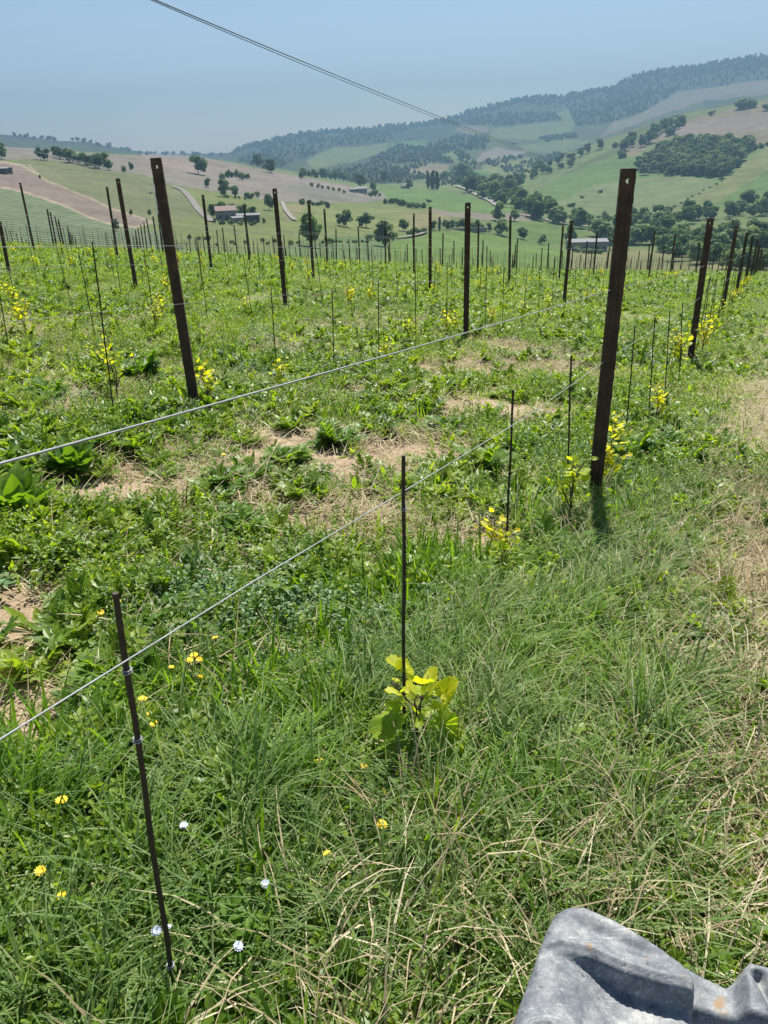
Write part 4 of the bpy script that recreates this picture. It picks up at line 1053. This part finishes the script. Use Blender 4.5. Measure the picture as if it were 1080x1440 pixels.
# woods one cannot count: the dark wood on the right hill and the wooded far ridge
def poly_pts(poly, n):
    xs = [p[0] for p in poly]; ys = [p[1] for p in poly]; out = []
    while len(out) < n:
        x = RNG.uniform(min(xs), max(xs)); y = RNG.uniform(min(ys), max(ys))
        if inpoly(np.array([x]), np.array([y]), poly)[0]: out.append((x, y))
    return out
wood_src = []
for i, (k, j) in enumerate([('round', 0), ('round', 0), ('round', 1), ('round', 2)]):
    e = tree_proto(k, 60 + i, M_crown[j]); me = e.children[0].data
    for ch in list(e.children): bpy.data.objects.remove(ch)
    bpy.data.objects.remove(e); wood_src.append(bpy.data.objects.new('w', me))
wood_c = coll('wood_tree', wood_src)
def wood(name, spots, label, cat):
    P = []; sc = []
    for x, y, h in spots:
        q, D = far_pt(x, y); P.append(q - np.array([0, 0, h * D / FPX * .1])); sc.append(h * D / FPX * 1.1)
    n = len(P); rot = np.stack([np.zeros(n), np.zeros(n), NR.uniform(0, 6.28, n)], 1)
    scatter(name, P, NR.integers(0, 4, n), sc, rot, wood_c, M_crown[0], label, cat)
W1 = [(894, 247), (903, 228), (925, 212), (960, 203), (1000, 202), (1030, 206), (1058, 206), (1042, 230), (1018, 251), (960, 247)]
wood('woods', [(x, y, RNG.uniform(10, 16)) for x, y in poly_pts(W1, 330)], 'dark dense wood on the pale green hillside at right', 'woods')
sp = []
for i in range(2300):
    x = RNG.uniform(330, 1130); yr = float(np.interp(x, RIDGE_X, RIDGE_Y)); lim = (10 + 25 * RNG.random()) if x > 850 else 5 + 7 * RNG.random() * (1 + math.sin(x * .05))
    if x < 850 and RNG.random() < .35: continue
    sp.append((x, yr + RNG.random() * lim, RNG.uniform(2.4, 4.6)))
for poly, n in [([(330, 226), (400, 200), (520, 186), (560, 186), (545, 200), (470, 206), (420, 226), (380, 240)], 170), ([(520, 225), (560, 205), (610, 210), (640, 230), (600, 228), (540, 232)], 150), ([(600, 205), (650, 190), (690, 196), (680, 210), (640, 212), (610, 222)], 90),
                ([(640, 175), (690, 162), (780, 158), (790, 170), (700, 178)], 110), ([(755, 196), (810, 188), (812, 194), (770, 200)], 40), ([(450, 245), (530, 228), (570, 240), (610, 250), (560, 258), (500, 258)], 150), ([(800, 150), (880, 125), (960, 125), (900, 160), (850, 175), (810, 178)], 190),
                ([(640, 205), (660, 222), (672, 236), (660, 240), (640, 225)], 40), ([(700, 238), (760, 222), (800, 212), (770, 232), (730, 250)], 60), ([(600, 252), (640, 240), (660, 250), (640, 262), (600, 262)], 60), ([(660, 231), (720, 221), (740, 222), (690, 236)], 26), ([(545, 240), (600, 228), (606, 231), (560, 246)], 24)]:
    sp += [(x, y, RNG.uniform(2.6, 5.2)) for x, y in poly_pts(poly, int(n * 1.9))]
wood('distant_woods', sp, 'hazy blue woodland and hedges over the far ridge', 'woods')

# ------------------------------------------------------------------ buildings in the valley
def house(px, py, wpx, hpx, dep, label, roofm, wallm, nwin=3, rz=0.0, flat=False, name='farmhouse', group=None):
    P, D = far_pt(px, py); k = D / FPX; w, h, d = wpx * k, hpx * k, dep
    e = empty(name, tuple(P), rz); tag(e, label, 'house' if name != 'barn' else 'barn', group)
    mb = MB(); rh = h * (.28 if not flat else .16); wh = h - rh
    V = [(-w / 2, -d / 2, -1.5), (w / 2, -d / 2, -1.5), (w / 2, d / 2, -1.5), (-w / 2, d / 2, -1.5), (-w / 2, -d / 2, wh), (w / 2, -d / 2, wh), (w / 2, d / 2, wh), (-w / 2, d / 2, wh), (-w / 2, 0, wh + rh), (w / 2, 0, wh + rh)]
    mb.add(V, [(0, 1, 5, 4), (2, 3, 7, 6), (1, 2, 6, 9, 5), (3, 0, 4, 8, 7)]); mb.build('wall', wallm, e)
    rb = MB(); ov = .5; t = .25
    for sg in (-1, 1):
        a = Vector((0, 0, wh + rh)); sl = rh / (d / 2); ey = sg * (d / 2 + ov); ez = wh - sl * ov
        q = [(-w / 2 - ov, 0, wh + rh + .02), (w / 2 + ov, 0, wh + rh + .02), (w / 2 + ov, ey, ez + .02), (-w / 2 - ov, ey, ez + .02)]
        V = [Vector(p) for p in q] + [Vector(p) + Vector((0, 0, t)) for p in q]
        rb.add(V, [(0, 1, 2, 3), (4, 7, 6, 5), (0, 4, 5, 1), (1, 5, 6, 2), (2, 6, 7, 3), (3, 7, 4, 0)])
    ro = rb.build('roof', roofm, e)
    if not flat:
        cb = MB(); cb.box((w * .25, d * .12, wh + rh + .2), (.7, .7, 1.6)); cb.build('chimney', wallm, ro)
    for fl in range(2 if wh > 4.5 else 1):
        for i in range(nwin):
            x = -w / 2 + w * (i + .5) / nwin; z = 1.5 + fl * 2.8
            if z + .8 > wh: continue
            if fl == 0 and i == nwin // 2:
                b = MB(); b.box((x, -d / 2 - .02, 1.0), (1.1, .12, 2.1)); b.build('door', M_wood, e); continue
            b = MB(); b.box((x, -d / 2 - .02, z), (1.0, .10, 1.3)); b.build('window', M_glass, e)
    return e
house(318, 309, 24, 16, 9, 'farmhouse with pinkish tiled roof beside the pale gravel road', M_roof, M_plaster, 3, .25)
house(350, 311, 28, 9, 8, 'long grey shed right of the farmhouse', M_greyroof, M_wood, 4, .1, True, 'barn')
house(333, 313, 12, 7, 6, 'small white outbuilding in front of the farmhouse', M_greyroof, M_plaster, 2, .4, True, 'barn')
house(824, 351, 48, 13, 14, 'long low barn with pale grey roof behind the vineyard at right', M_greyroof, M_plaster, 6, -.12, True, 'barn')
house(866, 344, 26, 10, 9, 'small house left of the tall right post in the valley trees', M_greyroof, M_plaster, 3, .2, True)
house(931, 341, 14, 6, 7, 'tiny white-roofed building among the valley trees right of the tall post', M_greyroof, M_plaster, 2, .2, True, 'barn')
house(507, 271, 15, 7, 9, 'grey farm building at the right end of the brown hill', M_greyroof, M_plaster, 3, .2)
house(496, 270, 7, 4, 7, 'small pale annex left of the grey farm building', M_greyroof, M_plaster, 2, .2, True, 'barn')
house(570, 265, 10, 4, 8, 'small tan roofed house above the valley road start', M_roof, M_plaster, 2, .1)
house(5, 244, 14, 6, 9, 'dark-roofed building cut by the left edge on the brown hill', M_greyroof, M_wood, 3, .1, True, 'barn')
house(297, 219, 5, 4, 12, 'tiny white building on the far left horizon', M_greyroof, M_plaster, 2, .1, True)
house(578, 204 - 8, 5, 3, 9, 'tiny pale house on the far ridge slope', M_roof, M_plaster, 2, .1)
house(722, 203, 6, 3.5, 10, 'tiny pale farmhouse in the middle of the far hill', M_roof, M_plaster, 2, .1)
P, D = far_pt(660, 326); wl = empty('field_wall', tuple(P), .05); tag(wl, 'long low grey wall beyond the bright green field', 'wall')
mb = MB(); mb.box((0, 0, .6), (46 * D / FPX, .5, 2.4)); mb.build('masonry', M_plaster, wl)
mb = MB(); mb.box((0, 0, 1.87), (47 * D / FPX, .7, .14)); mb.build('coping', M_greyroof, wl)

# ------------------------------------------------------------------ single plants and flowers in front
def dock(seed, n, L0, L1, asp):
    r = random.Random(seed); mb = MB()
    for i in range(n):
        leaf(mb, (r.gauss(0, .03), r.gauss(0, .03), 0), i * 2.4 + r.uniform(-.4, .4), r.uniform(L0, L1), r.uniform(L0, L1) * asp, r.uniform(.05, .9), r.uniform(.2, 1.0), r.random(), 6, r.uniform(.1, .5), .45)
    return mb.build('dock_plant', M_dock)
docks = [dock(1, 22, .22, .36, .42)] + [proto_pinnate(n_, l0, l1, None, '', .3, 1.3, 8, MB()).build('leafy_weed', M_dock) for n_, l0, l1 in ((24, .16, .30), (30, .13, .25))]
dfirst = set()
for px, py, sc, i, lb in [(28, 735, 1.0, 0, 'large broad-leaved dock plant at the left edge'), (105, 672, .85, 0, 'broad-leaved dock plant between the left edge plant and the upper wire'), (200, 535, 1.1, 1, 'bushy broad-leaved weed beside the left vine'), (470, 628, .8, 1, 'green leafy clump above the bare earth at centre'),
                          (630, 612, .9, 2, 'bright green leafy clump below the lower wire right of the bare earth'), (680, 668, .9, 1, 'dark green leafy clump right of the lower wire'), (735, 648, .8, 1, 'dark green leafy clump under the third near stake'), (400, 660, .9, 2, 'leafy weed clump left of the bare earth at centre'),
                          (310, 690, .9, 2, 'leafy weed clump in the lane below the leaning left post'), (345, 760, .9, 2, 'leafy weed clump above the lower wire in the lane'), (215, 880, .7, 2, 'dark leafy clump behind the lower left stake'), (880, 650, 1.0, 1, 'dark green leafy clump right of the tall post'), (930, 640, 1.0, 2, 'leafy clump on the right of the first row, nearer than the yellow bushes'),
                          (960, 660, .8, 1, 'low leafy clump on the edge of the mown path'), (780, 790, .8, 1, 'broad-leaved clump left of the tall post shadow'), (795, 905, .75, 1, 'broad-leaved weed below the tall post among long grass'), (290, 1395, .75, 2, 'broad-leaved weed at the foot of the lower left stake'), (375, 1330, .6, 2, 'low leafy weed right of the lower left stake'), (75, 560, 1.0, 2, 'leafy clump below the crest at far left'), (420, 800, .7, 2, 'small leafy clump touching the lower wire')]:
    o = docks[i] if i not in dfirst else docks[i].copy()
    if i in dfirst: C.objects.link(o)
    dfirst.add(i); o.location = on_ground(px, py); o.scale = (sc,) * 3; o.rotation_euler = (0, 0, RNG.uniform(0, 6.28)); tag(o, lb, 'weed', 'broad-leaved weeds')
def flower_proto(name, mat, h, r, npet):
    e = empty(name); st = MB(); st.tube([(0, 0, -.02), (.006, .003, h * .5), (0, 0, h)], [.0016, .0014, .0012], 5); st.build('stem', M_stem, e)
    pt = MB()
    for ring in range(2):
        for k in range(npet):
            a = 6.283 * (k + .5 * ring) / npet; d = Vector((math.cos(a), math.sin(a), 0)); sd = Vector((-d.y, d.x, 0)); rr_ = r * (1 - .3 * ring)
            b = Vector((0, 0, h + .001 + .003 * ring)); w = rr_ * 2.4 / npet
            pt.add([b - sd * w * .4, b + d * rr_ * .7 - sd * w + Vector((0, 0, rr_ * .25)), b + d * rr_ + Vector((0, 0, rr_ * .3)), b + d * rr_ * .7 + sd * w + Vector((0, 0, rr_ * .25)), b + sd * w * .4], [(0, 1, 2, 3, 4)])
    pt.build('petals', mat, e); return e
fy = flower_proto('yellow_flower', M_petal, .17, .015, 11); fw = flower_proto('white_flower', M_white, .2, .012, 12)
for j, (px, py) in enumerate([(234, 932), (248, 948), (252, 930), (272, 922), (278, 906), (310, 900), (218, 1005), (182, 988), (172, 1000), (437, 1070), (440, 1082), (402, 1040), (484, 1065), (497, 1080), (100, 1255), (38, 1205), (508, 1160), (76, 1142), (125, 835), (138, 840), (305, 640), (455, 1205)]):
    o = fy if j == 0 else copy_tree(fy); P = on_ground(px, py + 1); d = ray(px, py)
    # the head of the flower is what the photo shows: stand it under that spot
    tz = (P[2] + .15 - EYE) / d[2]; o.location = (d[0] * tz, d[1] * tz, P[2] - .02); o.rotation_euler = (RNG.gauss(-.2, .15), RNG.gauss(0, .2), RNG.uniform(0, 6.28)); s_ = RNG.uniform(.8, 1.15); o.scale = (s_, s_, s_)
    g_ = 'yellow flowers in the grass'
    tag(o, 'small bright yellow flower head on a thin stem in the foreground grass', 'flower', g_)
for j, (px, py, lb) in enumerate([(266, 1152, 'whitish flower on a stem up right of the lower left stake'), (232, 1250, 'whitish flower touching the lower left stake at mid height'), (246, 1345, 'white flower near the foot of the lower left stake'), (376, 1217, 'pale bluish flower in the grass right of the lower left stake'), (290, 1305, 'whitish seed head right of the lower left stake foot')]):
    o = fw if j == 0 else copy_tree(fw); P = on_ground(px, py + 1); d = ray(px, py); tz = (P[2] + .19 - EYE) / d[2]
    o.location = (d[0] * tz, d[1] * tz, P[2] - .01); o.rotation_euler = (RNG.gauss(-.25, .15), RNG.gauss(0, .2), RNG.uniform(0, 6.28)); tag(o, lb, 'flower')

# ------------------------------------------------------------------ weathered grey plastic tank at the lower right
TOPZ = .40
def on_plane(px, py, z):
    d = ray(px, py); t = (z - EYE) / d[2]; return np.array([d[0] * t, d[1] * t])
def sdist(X, Y, poly):
    d = np.full(X.shape, 1e9); n = len(poly)
    for i in range(n):
        a = poly[i]; b = poly[(i + 1) % n]; e = b - a
        h = np.clip(((X - a[0]) * e[0] + (Y - a[1]) * e[1]) / (e @ e), 0, 1)
        d = np.minimum(d, np.hypot(X - a[0] - e[0] * h, Y - a[1] - e[1] * h))
    return np.where(inpoly(X, Y, [tuple(p) for p in poly]), d, -d)
def px_of(X, Y, z):
    P = np.stack([X, Y, np.full(X.shape, z - EYE)], -1); w = P @ _F
    return 540 + FPX * (P @ CR) / w, 720 - FPX * (P @ CU) / w
def sm(x, a, b): t = np.clip((x - a) / (b - a), 0, 1); return t * t * (3 - 2 * t)
def tank_mat():
    M, t, b = new_mat('dusty_grey_plastic')
    tc = N(t, 'ShaderNodeTexCoord'); P = tc.outputs['Object']; at = N(t, 'ShaderNodeAttribute', attribute_name='stain')
    r = ramp(t, [(.30, (.062, .070, .082)), (.44, (.125, .138, .155)), (.56, (.20, .212, .222)), (.70, (.38, .38, .365))]); t.links.new(noise(t, 11, 12, .72, P).outputs[0], r.inputs[0])
    sc = noise(t, 190, 5, .75, P); r2 = ramp(t, [(.35, (.8, .8, .8)), (.6, (1.1, 1.1, 1.1)), (.72, (1.9, 1.9, 1.85))]); t.links.new(sc.outputs[0], r2.inputs[0])
    c1 = mixc(t, 1.0, r.outputs[0], r2.outputs[0], 'MULTIPLY')
    n5 = noise(t, 38, 6, .8, P); r5 = ramp(t, [(.36, (.72, .73, .76)), (.5, (1, 1, 1)), (.62, (1.3, 1.28, 1.22))]); t.links.new(n5.outputs[0], r5.inputs[0])
    c1 = mixc(t, 1.0, c1, r5.outputs[0], 'MULTIPLY')
    mp = N(t, 'ShaderNodeMapping'); mp.inputs['Scale'].default_value = (22, 260, 60); mp.inputs['Rotation'].default_value = (0, 0, .5); t.links.new(P, mp.inputs[0])
    n6 = noise(t, 1.0, 5, .7, mp.outputs[0]); r6 = ramp(t, [(.58, (1, 1, 1)), (.66, (1.7, 1.7, 1.65))]); t.links.new(n6.outputs[0], r6.inputs[0])
    c1 = mixc(t, 1.0, c1, r6.outputs[0], 'MULTIPLY')
    n7 = noise(t, 70, 3, .6, P); r7 = ramp(t, [(.30, (.45, .46, .48)), (.37, (1, 1, 1))]); t.links.new(n7.outputs[0], r7.inputs[0])
    c1 = mixc(t, 1.0, c1, r7.outputs[0], 'MULTIPLY')
    n3 = noise(t, 45, 5, .7, P); mm = N(t, 'ShaderNodeMath', operation='MULTIPLY'); t.links.new(at.outputs['Fac'], mm.inputs[0]); t.links.new(n3.outputs[0], mm.inputs[1])
    m2 = N(t, 'ShaderNodeMapRange'); m2.inputs[1].default_value = .40; m2.inputs[2].default_value = .62; t.links.new(mm.outputs[0], m2.inputs[0])
    t.links.new(mixc(t, m2.outputs[0], c1, (.24, .15, .07)), b.inputs['Base Color'])
    b.inputs['Roughness'].default_value = .62; b.inputs['Specular IOR Level'].default_value = .35
    bp = N(t, 'ShaderNodeBump'); bp.inputs['Strength'].default_value = .15; bp.inputs['Distance'].default_value = .002
    t.links.new(sc.outputs[0], bp.inputs['Height']); t.links.new(bp.outputs[0], b.inputs['Normal'])
    return M
M_tank = tank_mat()
def slab(name, outline, z, hfun, parent, rad=.03, stains=(), base=None):
    poly = [on_plane(x, y, z) for x, y in outline]; A = np.array(poly)
    x = np.arange(A[:, 0].min() - .03, A[:, 0].max() + .03, .004); y = np.arange(A[:, 1].min() - .03, A[:, 1].max() + .03, .004)
    X, Y = np.meshgrid(x, y); sd = sdist(X, Y, poly); u, v = px_of(X, Y, z)
    h = z + hfun(u, v)
    q = np.clip(sd / rad, 0, 1); h = h - rad * .8 * (1 - np.sqrt(np.clip(1 - (1 - q) ** 2, 0, 1)))
    h = np.where(sd < 0, h + sd * 26, h); gnd = gz(X, Y) - .06
    keep = h > gnd; h = np.maximum(h, gnd)
    stn = np.zeros(X.shape)
    for sx, sy, sr, st in stains: stn = np.maximum(stn, st * np.exp(-((u - sx) ** 2 + (v - sy) ** 2) / sr ** 2))
    n0, n1 = X.shape; ii = np.arange(n0 * n1).reshape(n0, n1)
    qd = np.stack([ii[:-1, :-1], ii[:-1, 1:], ii[1:, 1:], ii[1:, :-1]], -1).reshape(-1, 4); kp = keep.ravel()
    qd = qd[kp[qd].any(1)]
    used = np.unique(qd); mp_ = np.zeros(n0 * n1, int); mp_[used] = np.arange(len(used)); V = np.stack([X, Y, h], -1).reshape(-1, 3)[used]
    off = np.array(parent.location); return mesh_obj(name, V - off, mp_[qd].tolist(), M_tank, parent, True, True, {'stain': ('FLOAT', stn.ravel()[used])})
tank = empty('plastic_tank', (.45, .62, float(gz(.45, .62)))); tag(tank, 'weathered grey moulded plastic tank with rust stains at the lower right corner', 'tank')
bpy.context.view_layer.update()
def h_main(u, v):
    stp = np.interp(u, [740, 770, 790, 830, 880, 930, 985], [1350, 1342, 1338, 1347, 1369, 1384, 1394]); dep = .045 * sm(u, 765, 885)
    d = v - stp
    h = -dep * sm(d, -3, 5) + dep * .45 * sm(d, 40, 120)
    h += -.012 * np.exp(-((d + 44) / 13) ** 2) * sm(u, 790, 840) + .007 * np.exp(-((d + 14) / 5) ** 2)           # shallow groove along the back edge
    h += .012 * np.exp(-((u - 765) ** 2 / 30 ** 2 + (v - 1437) ** 2 / 14 ** 2)) + .016 * np.exp(-((u - 905) ** 2 / 55 ** 2 + (v - 1448) ** 2 / 18 ** 2))
    return h
slab('tank_body', [(716, 1446), (742, 1376), (768, 1304), (780, 1281), (797, 1271), (822, 1270), (868, 1290), (962, 1343), (974, 1362), (981, 1400), (984, 1460), (984, 1580), (690, 1580)], TOPZ, h_main, tank, .020,
     [(830, 1332, 12, 1.1), (910, 1344, 14, 1.1), (868, 1356, 18, .7), (960, 1372, 16, .9), (790, 1312, 16, .6)])
def h_ledge(u, v):
    h = .03 * sm(u, 1030, 1052) - .022 * np.exp(-((u - 1066 - (v - 1390) * .5) / 9) ** 2) * sm(v, 1376, 1384)
    h += -.03 * sm(v - np.interp(u, [970, 1080], [1418, 1450]), -6, 10)
    return h
slab('tank_ledge', [(962, 1352), (984, 1366), (1022, 1384), (1036, 1372), (1052, 1364), (1090, 1374), (1160, 1405), (1200, 1580), (962, 1580)], TOPZ - .055, h_ledge, tank, .02, [(1012, 1412, 15, 1.4), (1018, 1425, 12, 1.2), (985, 1400, 14, .8)])

# ------------------------------------------------------------------ haze
def haze_box():
    M = bpy.data.materials.new('haze_air'); M.use_nodes = True; t = M.node_tree
    for n in list(t.nodes):
        if n.type == 'BSDF_PRINCIPLED': t.nodes.remove(n)
    v = N(t, 'ShaderNodeVolumePrincipled'); v.inputs['Color'].default_value = (.19, .31, .455, 1); v.inputs['Density'].default_value = HAZE
    v.inputs['Anisotropy'].default_value = .2
    t.links.new(v.outputs[0], t.nodes['Material Output'].inputs['Volume'])
    lo = float(min(P3[..., 2].min(), -60)) - 1; hi = float(P3[..., 2].max()) + 40
    mb = MB(); mb.box((0, 2200, (lo + hi) / 2), (11000, 5400, hi - lo)); o = mb.build('haze', M)
    tag(o, 'thin blue air over the valley', 'haze', kind='stuff')
HAZE = 3.1e-4
haze_box()
